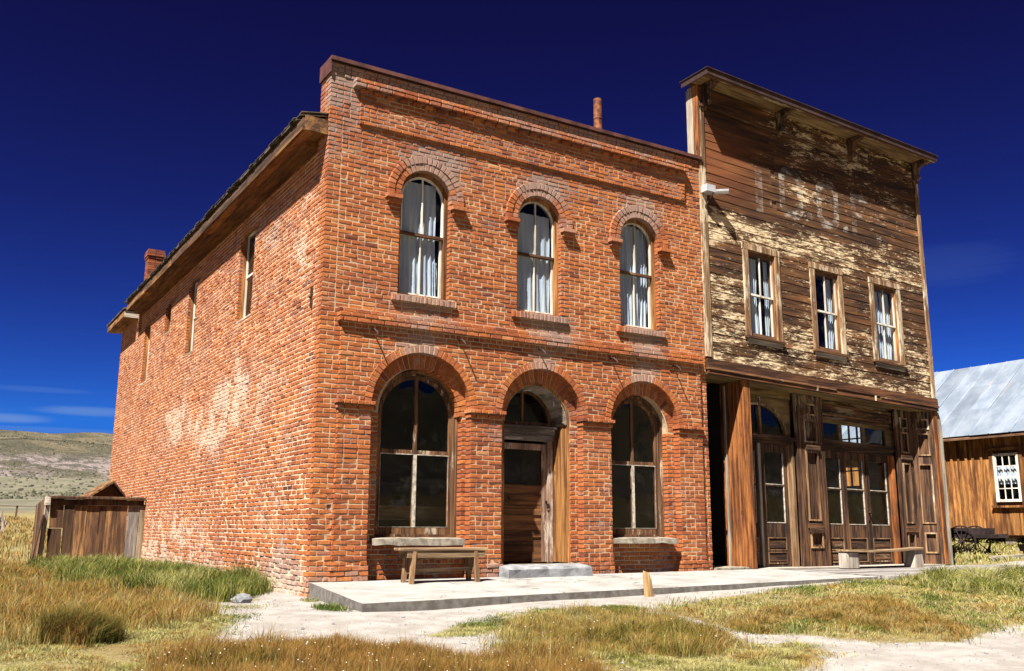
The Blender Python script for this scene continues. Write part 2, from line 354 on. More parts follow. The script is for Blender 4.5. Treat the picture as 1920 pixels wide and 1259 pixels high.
for k in range(-5, 109):
    z = (k+.5)*RH
    even = k % 2 == 0
    # corner brick: stretcher on one face is header on the other
    L0 = .207 if even else .1; D0 = .1 if even else .207
    def corner(n, right=False):
        z0, z1 = k*RH+HJ, (k+1)*RH-HJ
        q = [(0-.0, z0), (L0, z0), (L0, z1), (0, z1)]
        if n > -9: add_brick(q, n+random.uniform(-.002, .002), D0+n, FRONT, 'corner')
    corner(0.)
    if z < 3.72:
        nb = .07 if z < .2 else .05
        lay_row(k, L0+.012, .31, 0., FRONT, depth=.06); lay_row(k, 7.315, 7.5, 0., FRONT, depth=.06)
        if kz(2.46) <= k < kz(2.53):
            for a, b in pier: lay_row(k, a-.04, b+.04, .112, FRONT, depth=.2)
        elif kz(2.39) <= k < kz(2.46):
            for a, b in pier: lay_row(k, a-.02, b+.02, .078, FRONT, depth=.17)
        elif z < ZS:
            e = .02 if z < .2 else 0
            for a, b in pier: lay_row(k, a-e, b+e, nb, FRONT, depth=.17)
        else: lay_row(k, .31, 7.315, .05, FRONT, lo_h, depth=.16)
        # inner order between the piers, and the panel under each sill
        for i, ((c, r), (ci, ri)) in enumerate(zip(OUT, INN)):
            if z > ZS: continue
            if z < .19 and i == 1: continue
            hs = [hole_rect(ci-ri, ci+ri, .56 if i != 1 else -1, 9), hole_rect(c-2, c+2, ZS-.09, 9)]
            lay_row(k, c-r-.02, c+r+.02, -.10, FRONT, hs, depth=.14)
    elif z < 3.94:
        nb = (.125, .125, .075)[min(2, k-kz(3.72))] if k >= kz(3.72) else .14
        lay_row(k, L0+.012, .26, 0., FRONT, depth=.06); lay_row(k, .26, 7.345, nb, FRONT, depth=.17); lay_row(k, 7.345, 7.5, 0, FRONT, depth=.06)
    elif z < 6.83: lay_row(k, L0+.012, 7.5, 0., FRONT, up_h+up_sill, depth=.11)
    elif z < 7.30:
        lay_row(k, L0+.012, .48, 0., FRONT, depth=.06); lay_row(k, .48, 7.09, .045, FRONT, depth=.1); lay_row(k, 7.09, 7.5, 0, FRONT, depth=.06)
    elif z < 7.44:
        first = z < 7.37
        lay_row(k, L0+.012, .42, 0., FRONT, depth=.06); lay_row(k, 7.1, 7.5, 0, FRONT, depth=.06)
        if first:
            lay_row(k, .48, 7.09, .045, FRONT, depth=.1)
            u = .46
            while u < 7.0:
                add_brick([(u, k*RH+HJ), (u+.13, k*RH+HJ), (u+.13, (k+1)*RH-HJ), (u, (k+1)*RH-HJ)], .10+random.uniform(-.004, .004), .08, FRONT); u += .222
        else: 
            lay_row(k, .44, 7.08, .045, FRONT, depth=.1); u = .43
            while u < 7.02:
                add_brick([(u, k*RH+HJ), (u+.17, k*RH+HJ), (u+.17, (k+1)*RH-HJ), (u, (k+1)*RH-HJ)], .145+random.uniform(-.004, .004), .12, FRONT); u += .222
    else:
        e = .36 if z < 7.58 else .40
        nb = .14
        if z < 7.58: lay_row(k, L0+.012, e, 0., FRONT, depth=.06); lay_row(k, e, 7.12, nb, FRONT, depth=.2); lay_row(k, 7.12, 7.5, 0, FRONT, depth=.06)
        else: lay_row(k, L0+.012, 7.5, .012, FRONT, depth=.08)
# inside arch order: rings
for i, ((c, r), (ci, ri)) in enumerate(zip(OUT, INN)):
    ring(c, ZS, r, r+RT, .052, .16, 34)
    ring(c, ZS-.09, ri, r+.10, -.10, .22, 28, a0=.0, a1=math.pi)
for c, r in UP:
    a = .08
    ring(c, UZS, r, r+.112, .034, .15, 19, a0=-a, a1=math.pi+a); ring(c, UZS, r+.118, r+.235, .045, .1, 24, a0=-a, a1=math.pi+a)
    for s, x0, x1 in ((-1, c-r-.26, c-r), (1, c+r, c+r+.26)):
        add_brick([(x0, UZS-.125), (x1, UZS-.125), (x1, UZS-.062), (x0, UZS-.062)], .105, .15, FRONT, 'arch_brick')
        add_brick([(x0+.03, UZS-.19), (x1-.0, UZS-.19), (x1-.0, UZS-.132), (x0+.03, UZS-.132)], .07, .13, FRONT, 'arch_brick')
    u = c-.55; i = 0
    while u < c+.53:
        w = .068+random.uniform(-.004, .004)
        add_brick([(u, UZB-.105), (u+w-.012, UZB-.105), (u+w-.012, UZB-.004), (u, UZB-.004)], .062+random.uniform(-.012, .006), .17, FRONT, 'sill_brick'); u += w
# side wall
SW = [(3.60, 4.53, 4.47, 6.22), (7.86, 8.64, 4.47, 6.19), (10.42, 11.06, 5.36, 6.19), (12.82, 13.62, 4.45, 6.13)]
sh = [hole_rect(a, b, c, d) for a, b, c, d in SW]
for k in range(-5, 96 if True else 0):
    z = (k+.5)*RH; even = k % 2 == 0; D0 = .1 if even else .207
    if z < 6.02: lay_row(k, D0+.012, 17.3, 0., SIDE, sh, depth=.09)
    else:
        lay_row(k, D0+.012, .44, 0., SIDE, depth=.06); lay_row(k, .44, 14.55, -.06, SIDE, sh, depth=.06); lay_row(k, 14.55, 17.3, 0., SIDE, depth=.06)
for k in range(96, 109):
    D0 = .1 if k % 2 == 0 else .207
    lay_row(k, D0+.012, .42, 0., SIDE, depth=.06)
# ---- mesh the bricks
groups = {'brick': [], 'arch_brick': [], 'sill_brick': []}
for i, (q, n, dep, fr, kind) in enumerate(BR):
    cu = sum(p[0] for p in q)/4; cz = sum(p[1] for p in q)/4; P = Vector(fr(cu, n, cz))
    PAINTED_HOLE = False
    if kind == 'brick' and fr is SIDE and ((abs(P.y-1.05) < .14 and 1.25 < P.z < 1.36) or (abs(P.y-.62) < .1 and .25 < P.z < .31)): PAINTED_HOLE = True
    if kind == 'brick' and fr is FRONT and P.x > .1 and .2 < P.x < .32 and 1.02 < P.z < 1.1: PAINTED_HOLE = True
    L = abs(q[1][0]-q[0][0]); area = L*.06; v = CAM-P; d = v.length
    nrm = Vector((0, -1, 0)) if fr is FRONT else Vector((-1, 0, 0)); cosf = max(.05, v.normalized().dot(nrm))
    hid = 0 if (P.x > -.01) else 1
    kk = 'brick' if kind == 'corner' else kind
    groups[kk].append((area*cosf/d**2, i, q, n, dep, fr, 'painted_hole' if PAINTED_HOLE else kind, P))
def mesh_brick(mb, item, A):
    _, i, q, n, dep, fr, kind, P = item
    mb.fr = fr; v0 = len(mb.v); quad_brick(mb, q, n, dep, .0052, 1.9 if (P.z < 1.6 and P.x < .6) or P.z < .3 else .85)
    g, w = weather(P.x, P.y, P.z, fr is FRONT)
    if kind in ('arch_brick', 'sill_brick') and P.z > 4: g = min(1, g+.18)
    cl = noise.noise(P*.9)*.16
    r = max(0, min(1, random.gauss(.50+cl, .10) if random.random() > .03 else random.choice((.12, .96))))
    if fr is FRONT and P.x < .33 and P.z < 2.2: r = min(1, r+.12)
    if kind == 'painted_hole': r = 0.; g = 0; w = 0  # no recess: the dark of a broken brick is painted on a flush face
    m = len(mb.v)-v0
    A[0] += [r]*m; A[1] += [g]*m; A[2] += [w]*m
cnt = {}
stuff = MB(); SA = [[], [], []]
for kk, items in groups.items():
    items.sort(key=lambda t: -t[0]); cap = 300
    for it in items[:cap]:
        mb = MB(); A = [[], [], []]; mesh_brick(mb, it, A); mb.attr = {'rnd': A[0], 'grey': A[1], 'white': A[2]}
        P = it[7]; me = bpy.data.meshes.new(kk); me.from_pydata([(a-P.x, b_-P.y, c-P.z) for a, b_, c in mb.v], [], mb.f)
        for nm, a in mb.attr.items(): me.attributes.new(nm, 'FLOAT', 'POINT').data.foreach_set('value', a)
        me.materials.append(MBRICK); o = bpy.data.objects.new(kk, me); COL.objects.link(o); o.parent = BB; o.location = P-ROOTS[BB.name]
    for it in items[cap:]: mesh_brick(stuff, it, SA)
stuff.attr = {'rnd': SA[0], 'grey': SA[1], 'white': SA[2]}
stuff.build('brickwork', MBRICK, BB, kind='stuff', recalc=False)
# ---- mortar backing
out = rect(.004, 7.498, -.36, TOPZ)
# open-bottomed door and bays: notched outline
def notch(holes, x0, x1, zt):
    o = [(x0, -.36)]
    for h in holes: o += [(h[0]-h[1], -.36)]+[(h[0]-h[1]*math.cos(t), ZS+h[1]*math.sin(t)) for t in [math.pi*i/24 for i in range(25)]]+[(h[0]+h[1], -.36)]
    return o+[(x1, -.36), (x1, zt), (x0, zt)]
lo_o = [(c, r+.01) for c, r in OUT]; up_o = [arch(c, r+.01, UZB-.10, UZS) for c, r in UP]
mb = MB(FRONT); mb.plate(notch(lo_o, .012, 7.498, TOPZ), up_o, -.15, -.0065)
mb.plate(notch(lo_o, .325, 7.30, 3.72), [], -.0063, .0430)
mb.box(.28, 7.33, -.0061, .101, 3.75, 3.84).box(.28, 7.33, -.0058, .055, 3.841, 3.92); mb.box(.5, 7.07, -.0059, .0385, 6.875, 7.44); mb.box(.41, 7.11, -.0057, .103, 7.45, 7.55)
for c, r in UP: mb.plate([(c+(r+.225)*math.cos(t), UZS+(r+.225)*math.sin(t)) for t in [math.pi*i/20 for i in range(21)]]+[(c+(r+.012)*math.cos(t), UZS+(r+.012)*math.sin(t)) for t in [math.pi*i/20 for i in range(20, -1, -1)]], [], -.0055, .024); mb.box(c-.545, c+.555, -.15, .047, UZB-.1, UZB-.012)
wall = mb.build('wall', MMORT, BB)
mb = MB(FRONT)
inn = []
for i, (c, r) in enumerate(INN): inn.append(arch(c, r+.012, .57 if i != 1 else .19, ZS-.09, 24))
mb.plate(rect(.012, 7.498, -.36, TOPZ-.01), inn+[arch(c, r+.011, UZB-.09, UZS) for c, r in UP], -.32, -.107)
mb.build('inner_wall', MMORT, BB)
mb = MB(SIDE)
hol = [rect(a-.01, b+.01, c-.01, d+.01) for a, b, c, d in SW]
mb.plate(rect(.10, 17.29, -.36, 6.84), hol, -.30, -.067)
zz = 6.02
hl = [rect(a-.01, b+.01, c-.01, min(d+.01, zz-.001)) for a, b, c, d in SW]
o = [(.10, -.36), (17.29, -.36), (17.29, 6.84), (14.56, 6.84), (14.56, zz)]
for a, b, c, d in reversed(SW): o += [(b+.01, zz), (b+.01, c-.01), (a-.01, c-.01), (a-.01, zz)]
o += [(.43, zz), (.43, 7.75), (.10, 7.75)]
mb.plate(o, [], -.0665, -.0065)
mb.build('side_wall', MMORTS, BB)
MB().box(.30, 7.49, 17.0, 17.28, -.36, 6.84).box(7.25, 7.49, .31, 17.0, -.36, 6.84).build('rear_wall', MMORT, BB)
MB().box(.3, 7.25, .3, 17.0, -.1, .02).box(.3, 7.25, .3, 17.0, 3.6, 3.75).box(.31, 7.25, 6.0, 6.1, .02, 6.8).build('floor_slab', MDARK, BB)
# parapet cap
mb = MB(); mb.box(-.03, 7.54, -.075, -.050, TOPZ+.005, TOPZ+.068).box(-.03, 7.54, -.050, .44, TOPZ+.04, TOPZ+.07).box(-.03, -.012, -.050, .44, TOPZ-.19, TOPZ+.04).box(7.515, 7.54, -.050, .44, TOPZ-.05, TOPZ+.04).box(.02, 7.48, .012, .40, 7.6, TOPZ+.035)
mb.build('parapet_cap', MCAP, BB)
# roof
MSH = simple('old_shingle', (.045, .032, .022), .95, 0, .5, 6., 1., (.12, .09, .06))
MTIM = wood('eave_board', (.085, .036, .013), (.29, .14, .047), 'y', 16, None, objvar=.5)
MTIMD = wood('soffit_board', (.13, .045, .018), (.28, .11, .035), 'y', 14, None, objvar=.8)
MGREYW = wood('grey_board', (.24, .21, .17), (.48, .43, .36), 'x', 20, None)
ZE = 6.60; EO = -.36
mb = MB()
mb.add([(EO-.06, .30, ZE+.20), (EO-.06, 14.5, ZE+.20), (3.75, 14.5, 7.45), (3.75, .30, 7.45), (7.6, 14.5, ZE+.2), (7.6, .30, ZE+.2), (EO-.06, .30, ZE+.24), (EO-.06, 14.5, ZE+.24), (3.75, 14.5, 7.5), (3.75, .30, 7.5), (7.6, 14.5, ZE+.24), (7.6, .30, ZE+.24)],
       [(0, 1, 2, 3), (3, 2, 4, 5), (6, 9, 8, 7), (9, 11, 10, 8), (0, 6, 7, 1), (4, 10, 11, 5), (0, 3, 9, 6), (3, 5, 11, 9), (1, 7, 8, 2), (2, 8, 10, 4)])
mb.box(EO-.05, 7.4, 14.7, 17.6, ZE-.0+.10, ZE+.14)
roof = mb.build('roof', MSH, BB)
y = .02; i = 0
while y < 14.5:
    l = random.uniform(.10, .20); d = random.uniform(.01, .045)
    MB().beam((EO-.05-d, y+l/2, ZE+.235+random.uniform(-.008, .010)), (EO+.5, y+l/2, ZE+.338), l-.008, .014).build('shingle', MSH, roof)
    y += l
MFASC = wood('dark_fascia', (.035, .017, .009), (.12, .06, .028), 'y', 18, None, objvar=.4)
y = .05
for i_, l in enumerate((2.9, 3.2, 2.7, 3.1, 2.4)):
    e = min(y+l-.012, 14.42); MB().box(EO-.025, EO, y, e, ZE+.025, ZE+.17, .004).build('fascia_board', MFASC, BB)
    MB().box(EO-.035, EO-.002, y, e, ZE-.03, ZE+.02+(.06 if i_ > 2 else 0), .004).build('eave_moulding', MTIM if i_ in (0, 3, 4) else MFASC, BB)
    for x0, x1 in ((EO+.002, -.185), (-.178, .055)): MB().box(x0, x1, y, e+.01, ZE, ZE+.022, .004).build('soffit_board', MTIM if i_ > 2 else MTIMD, BB)
    y += l
MB().box(EO, .0, .02, .05, ZE-.03, ZE+.20).build('eave_end', MTIM, BB)
MB().box(EO+.18, .055, .5, 14.4, ZE-.075, ZE-.005, .003).build('frieze_moulding', MTIMD, BB)
MB().box(EO-.02, EO+.0, 14.78, 17.6, ZE-.09, ZE+.06).build('fascia_board', MTIM, BB)
MB().box(EO+.002, -.002, 14.80, 17.58, ZE-.085, ZE-.06).build('soffit_board', MTIM, BB)
MB().box(EO-.01, -.003, 14.74, 14.778, ZE-.12, ZE+.06).build('eave_end', MGREYW, BB)
# chimney (its own bricks)
ch = MB().box(.46, .86, 16.55, 16.95, 6.9, 9.0).build('chimney', MMORT, BB)
n = 0
for k in range(int(7.0/RH), int(9.1/RH)):
    z0 = k*RH; e = .04 if k in (int(9.1/RH)-2, int(9.1/RH)-3) else (.02 if k == int(9.1/RH)-4 else 0)
    if k > int(9.1/RH)-2: e = .02
    for s in range(2):
        w = .215 if (k+s) % 2 else .19
        for (a0, a1, b0, b1) in (((.44-e, .44+w-.01, 16.53-e, 16.6), (.44+w, .88+e, 16.53-e, 16.6)) if s == 0 else ((.44-e, .52, 16.61, 16.61+w), (.44-e, .52, 16.62+w, 16.97+e))):
            b = MB().box(a0, a1, b0, b1, z0+.006, z0+RH-.006, .003); b.attr = {'rnd': [random.random()*.35+.05]*8, 'grey': [.25]*8, 'white': [.05]*8}
            b.build('brick', MBRICK, ch)
sp = MB().tube([(5.84, 1.0, 7.1), (5.84, 1.0, 9.02)], .085, 16).tube([(5.84, 1.0, 8.6), (5.84, 1.0, 8.63)], .092, 16).build('stovepipe', MRUST, BB, smooth=False)
# iron pieces
for i, (u, z) in enumerate([(.80, 3.66), (2.27, 3.66), (3.76, 3.66), (5.24, 3.66), (6.66, 3.66)]):
    MB().tube([(u, .0, z-.03), (u, -.15, z-.04), (u+.015, -.22, z-.10), (u+.02, -.23, z-.13)], .014, 6).build('awning_hook', MIRON, BB)
MB().box(-.022, -.003, .365, .415, 3.95, 4.26, .003).build('iron_plate', MIRON, BB)
MB().tube([(-.02, .39, 4.11), (-.045, .39, 4.11)], .02, 8).build('bolt', MIRON, BB)
# lower window sills
for a, b in ((.94, 2.40), (5.25, 6.62)):
    mb = MB(); xs = [a+(b-a)*i/8 for i in range(9)]
    for i in range(8): pass
    V = []; F = []
    for i, x in enumerate(xs):
        o_ = random.uniform(-.012, .012)
        V += [(x, -.10+o_, .585+random.uniform(-.01, .008)), (x, -.11+o_, .50+random.uniform(-.02, .015)), (x, .20, .50), (x, .20, .60)]
    for i in range(8):
        for j in range(4): F.append((4*i+j, 4*i+(j+1) % 4, 4*i+4+(j+1) % 4, 4*i+4+j))
    F += [(0, 1, 2, 3), (32, 35, 34, 33)]; mb.add(V, F); mb.build('stone_sill', MSTONE, BB)
# ------------------------------------------------------------------ curtain cloth
def cloth(mb, u0, u1, z0, z1, n, side=0, fold=9, amp=.03, gather=None):
    nu, nz = 40, 14; V = []; F = []
    for j in range(nz+1):
        t = j/nz; z = z1+(z0-z1)*t
        for i in range(nu+1):
            s = i/nu
            a, b = u0, u1
            if gather: b = u0+(u1-u0)*(1-gather*math.sin(min(1, t*1.1)*math.pi)*.8) if gather > 0 else u1; a = u1-(u1-u0)*(1+gather*math.sin(min(1, t*1.1)*math.pi)*.8) if gather < 0 else u0
            u = a+(b-a)*s
            V.append((u, n+amp*math.sin(s*fold*2*math.pi+.6*math.sin(t*4))*(.5+.5*t)+.006*math.sin(i*2.3+j), z))
    for j in range(nz):
        for i in range(nu): k = j*(nu+1)+i; F.append((k, k+1, k+nu+2, k+nu+1))
    return mb.add(V, F)
# ------------------------------------------------------------------ upper arched windows
for wi, (c, r) in enumerate(UP):
    lab = None
    n0 = -.125
    w = MB(FRONT).plate(arch(c, r+.01, UZB-.02, UZS, 24), [arch(c-.005, r-.055, UZB+.045, UZS, 24)], n0-.05, n0+.045).build('arched_window', MGOLD, BB)
    ro = r-.058
    s = MB(FRONT); s.plate(arch(c, ro, 5.265, UZS, 24), [arch(c, ro-.03, 5.30, UZS, 24)], n0-.03, n0+.01); s.box(c-.011, c+.011, n0-.028, n0+.008, 5.3, UZS+ro-.03)
    s.build('upper_sash', MWHITE, w)
    s = MB(FRONT); s.plate(rect(c-ro, c+ro, UZB+.048, 5.30), [rect(c-ro+.035, c+ro-.035, UZB+.09, 5.262)], n0-.07, n0-.032); s.box(c-.011, c+.011, n0-.068, n0-.034, UZB+.09, 5.262); s.build('lower_sash', MWHITE, w)
    MB(FRONT).box(c-ro, c+ro, n0-.03, n0+.025, 5.255, 5.30).build('meeting_rail', MFRAMEX, w)
    MB(FRONT).plate(arch(c, ro-.02, 5.29, UZS, 24), [], n0-.014, n0-.010).build('pane', MGLASS, w)
    MB(FRONT).plate(rect(c-ro+.02, c+ro-.02, UZB+.07, 5.28), [], n0-.054, n0-.050).build('pane', MGLASS, w)
    cu = MB(FRONT)
    if wi == 0: cloth(cu, c-ro, c+ro*.74, UZB+.02, UZS+ro*.80, n0-.085, fold=7, amp=.018); cloth(cu, c+ro*.55, c+ro*.86, UZB+.05, 4.9, n0-.095, fold=3, amp=.03)
    elif wi == 1: cloth(cu, c-ro, c+ro*.9, UZB+.02, UZS+ro*.45, n0-.085, fold=5, amp=.018)
    else: cloth(cu, c-ro, c+ro*.3, UZB+.02, UZS+ro*.9, n0-.085, fold=6, amp=.016); cloth(cu, c-ro*.1, c+ro, UZB+.02, UZS+ro*.9, n0-.14, fold=5, amp=.03, gather=-.3)
    cu.build('curtain', MCURT, w, smooth=True)
# ------------------------------------------------------------------ lower arched windows
for wi, (c, r, zs) in enumerate(((INN[0][0], .70, 2.42), (INN[2][0], .63, 2.42))):
    n0 = -.28
    w = MB(FRONT).plate(arch(c, r+.01, .56, zs, 28), [arch(c, r-.032, .61, zs, 28)], n0-.1, n0+.06).build('arched_window', MFRAME, BB)
    a = r-.036
    MB(FRONT).plate(arch(c, a, .60, zs, 28), [arch(c, a-.032, .645, zs, 28)], n0-.06, n0+.02).build('moulding', MFRAME, w)
    a -= .034
    fr_ = MB(FRONT); fr_.plate(arch(c, a, .645, zs, 28), [rect(c-a+.055, c-.028, .75, 1.84), rect(c+.028, c+a-.055, .75, 1.84),
        [(c-a+.055, 1.905), (c-.028, 1.905)]+[(c-max(.028, (a-.055)*math.sin(t)), zs+(a-.055)*math.cos(t)) for t in [math.pi/2*i/12 for i in range(13)]],
        [(c+.028, 1.905), (c+a-.055, 1.905)]+[(c+max(.028, (a-.055)*math.cos(t)), zs+(a-.055)*math.sin(t)) for t in [math.pi/2*i/12 for i in range(13)]]], n0-.05, n0-.005)
    fr_.build('sash', MFRAME, w)
    MB(FRONT).plate(arch(c, a-.02, .70, zs, 28), [], n0-.032, n0-.028).build('pane', MGLASS, w)
    bd = MB(FRONT)
    for sx in (-1, 1): bd.box(min(c+sx*.03, c+sx*(a-.057)), max(c+sx*.03, c+sx*(a-.057)), n0-.02, n0-.001, 1.832, 1.845); pass
    x0_, x1_ = c-a+.055, c+a-.055
    bd.plate(rect(x0_, x1_, .75, 1.84), [rect(x0_+.006, c-.029, .756, 1.834), rect(c+.029, x1_-.006, .756, 1.834)], n0-.004, n0-.0005)
    bd.build('glazing_bead', MPUTTY, w)
# things seen dimly inside the left shop window
MTABLE = wood('table_wood', (.20, .10, .05), (.38, .22, .11), 'x', 18)
tt = thing('display_table', (2.0, 1.3, .02), 'brown display table standing inside behind the left shop window', 'table')
MB().cbox(1.0, 3.3, .85, 1.6, 1.02, 1.08, .01).build('table_top', MTABLE, tt); MB().box(1.05, 3.25, .88, .91, .86, 1.018).build('apron', MTABLE, tt)
for x_, y_ in ((1.08, .92), (3.2, .92), (1.08, 1.52), (3.2, 1.52)): MB().box(x_-.04, x_+.04, y_-.04, y_+.04, .02, 1.018).build('leg', MTABLE, tt)
# ------------------------------------------------------------------ doorway
c, r = INN[1]; ZD = ZS-.09
dr = MB(FRONT).plate(arch(c, r+.01, .19, ZD, 24), [arch(c, r-.03, .19, ZD, 24)], -.62, -.12).build('door_lining', MGOLD, BB)
for i, (x, w) in enumerate(((-.62, .0),)): pass
for i in range(3):   # lining boards on the lit side
    MB(FRONT).box(c+r-.052, c+r-.03, -.60+i*.155, -.60+i*.155+.148, .20, ZD-.06).build('lining_board', MGOLD, BB)
MWG = wood('pale_lining', (.13, .10, .07), (.28, .23, .17), 'y', 12, (.34, .30, .24), .45)
st = MB(FRONT); nseg = 20; V = []; F = []
for i in range(nseg+1):
    t = math.pi*i/nseg
    for rr in (r-.031, r-.05):
        for nn in (-.14, -.56): V.append((c+rr*math.cos(t), nn, ZD+rr*math.sin(t)))
for i in range(nseg):
    for a, b in ((0, 1), (1, 3), (3, 2), (2, 0)): F.append((4*i+a, 4*i+b, 4*i+4+b, 4*i+4+a))
st.add(V, F).build('arch_lining', MWG, BB)
nd = -.56
tr = MB(FRONT).plate([(c-r+.05, 2.43)]+[(c+(r-.05)*math.cos(t), ZD+(r-.05)*math.sin(t)) for t in [math.pi*(1-i/20) for i in range(21)]]+[(c+r-.05, 2.43)],
    [[(c-r+.11, 2.50), (c-.02, 2.50)]+[(c-max(.02, (r-.12)*math.sin(t)), ZD+.02+(r-.12)*math.cos(t)) for t in [math.pi/2*i/10 for i in range(11)]],
     [(c+.02, 2.50), (c+r-.11, 2.50)]+[(c+max(.02, (r-.12)*math.cos(t)), ZD+.02+(r-.12)*math.sin(t)) for t in [math.pi/2*i/10 for i in range(11)]]], nd-.05, nd+.0).build('transom', MFRAME, BB)
MB(FRONT).plate([(c-r+.08, 2.46)]+[(c+(r-.08)*math.cos(t), ZD+(r-.08)*math.sin(t)) for t in [math.pi*(1-i/20) for i in range(21)]]+[(c+r-.08, 2.46)], [], nd-.03, nd-.026).build('pane', MGLASS, tr)
MGV = wood('greyed_white_rail', (.12, .095, .08), (.30, .25, .22), 'x', 20, (.40, .35, .31), .5)
MB(FRONT).box(c-r+.03, c+r-.055, nd-.06, nd+.16, 2.385, 2.425).box(c-r+.035, c+r-.06, nd-.05, nd+.10, 2.28, 2.384).box(c-r+.04, c+r-.065, nd-.05, nd+.06, 2.19, 2.279).build('door_head', MGV, BB)
x0, x1 = c-r+.06, c+r-.17
MB(FRONT).box(x1+.002, x1+.10, nd-.05, nd+.04, .19, 2.188).build('door_frame', MDOORZ, BB); MB(FRONT).box(x0-.05, x0-.002, nd-.05, nd+.04, .19, 2.188).build('door_frame', MDOORZ, BB)
door = MB(FRONT).plate(rect(x0, x1, .195, 2.14), [rect(x0+.09, x1-.10, 1.45, 2.03)]+[rect(x0+.09, x1-.10, a, b) for a, b in ((.36, .60), (.71, .96), (1.06, 1.30))], nd-.045, nd).build('door', MDOOR, BB)
MB(FRONT).box(x1-.098, x1-.001, nd-.001, nd+.003, .2, 2.135).box(x0+.001, x1-.1, nd-.001, nd+.0028, 2.035, 2.135).build('door_stile', MDOORZ, door)
for a, b in ((.36, .60), (.71, .96), (1.06, 1.30)): MB(FRONT).box(x0+.085, x1-.095, nd-.035, nd-.02, a-.005, b+.005).build('door_panel', MDOOR, door)
MB(FRONT).box(x0+.085, x1-.095, nd-.028, nd-.023, 1.445, 2.035).build('pane', MGLASS, door)
MB(FRONT).tube([(x0+.34, nd+.0, 1.22), (x0+.34, nd+.012, 1.22)], .018, 10).build('knob_hole', MIRON, door)
MB(FRONT).box(x1-.03, x1+.07, nd+.004, nd+.03, 1.17, 1.20).box(x1-.02, x1+.03, nd+.03, nd+.055, 1.07, 1.15).build('hasp', MIRON, door)
MLOCK = simple('steel_lock', (.5, .5, .52), .35, .9, .1)
MB(FRONT).box(x1-.012, x1+.026, nd+.03, nd+.052, 1.04, 1.10).tube([(x1-.003, nd+.042, 1.10), (x1-.003, nd+.042, 1.14), (x1+.017, nd+.042, 1.14), (x1+.017, nd+.042, 1.10)], .005, 6).build('padlock', MLOCK, door)
MB(FRONT).tube([(c+.0, nd+.02, 3.02), (c+.12, nd+.14, 3.04), (c+.28, nd+.30, 3.02), (c+.36, nd+.36, 2.95), (c+.38, nd+.37, 2.82)], .011, 6).tube([(c+.38, nd+.37, 2.82), (c+.38, nd+.37, 2.74)], .022, 8).build('lamp_arm', MLOCK, BB)
# side windows
for i, (a, b, z0, z1) in enumerate(SW):
    w = MB(SIDE).plate(rect(a, b, z0, z1), [rect(a+.035, b-.035, z0+.05, z1-.05)], -.20, -.065).build('side_window', MGOLD, BB)
    zm = (z0+z1)/2
    s = MB(SIDE).plate(rect(a+.035, b-.035, z0+.05, z1-.05), [rect(a+.065, b-.065, z0+.1, zm-.02), rect(a+.065, b-.065, zm+.02, z1-.09)], -.155, -.125); s.build('sash', MWHITE, w)
    MB(SIDE).box(a+.05, b-.05, -.145, -.14, z0+.06, z1-.06).build('pane', MGLASS, w)
    MB(SIDE).box(a-.0, b, -.065, -.0, z0-.02, z0+.012, .004).build('sill', MGREYW, w)
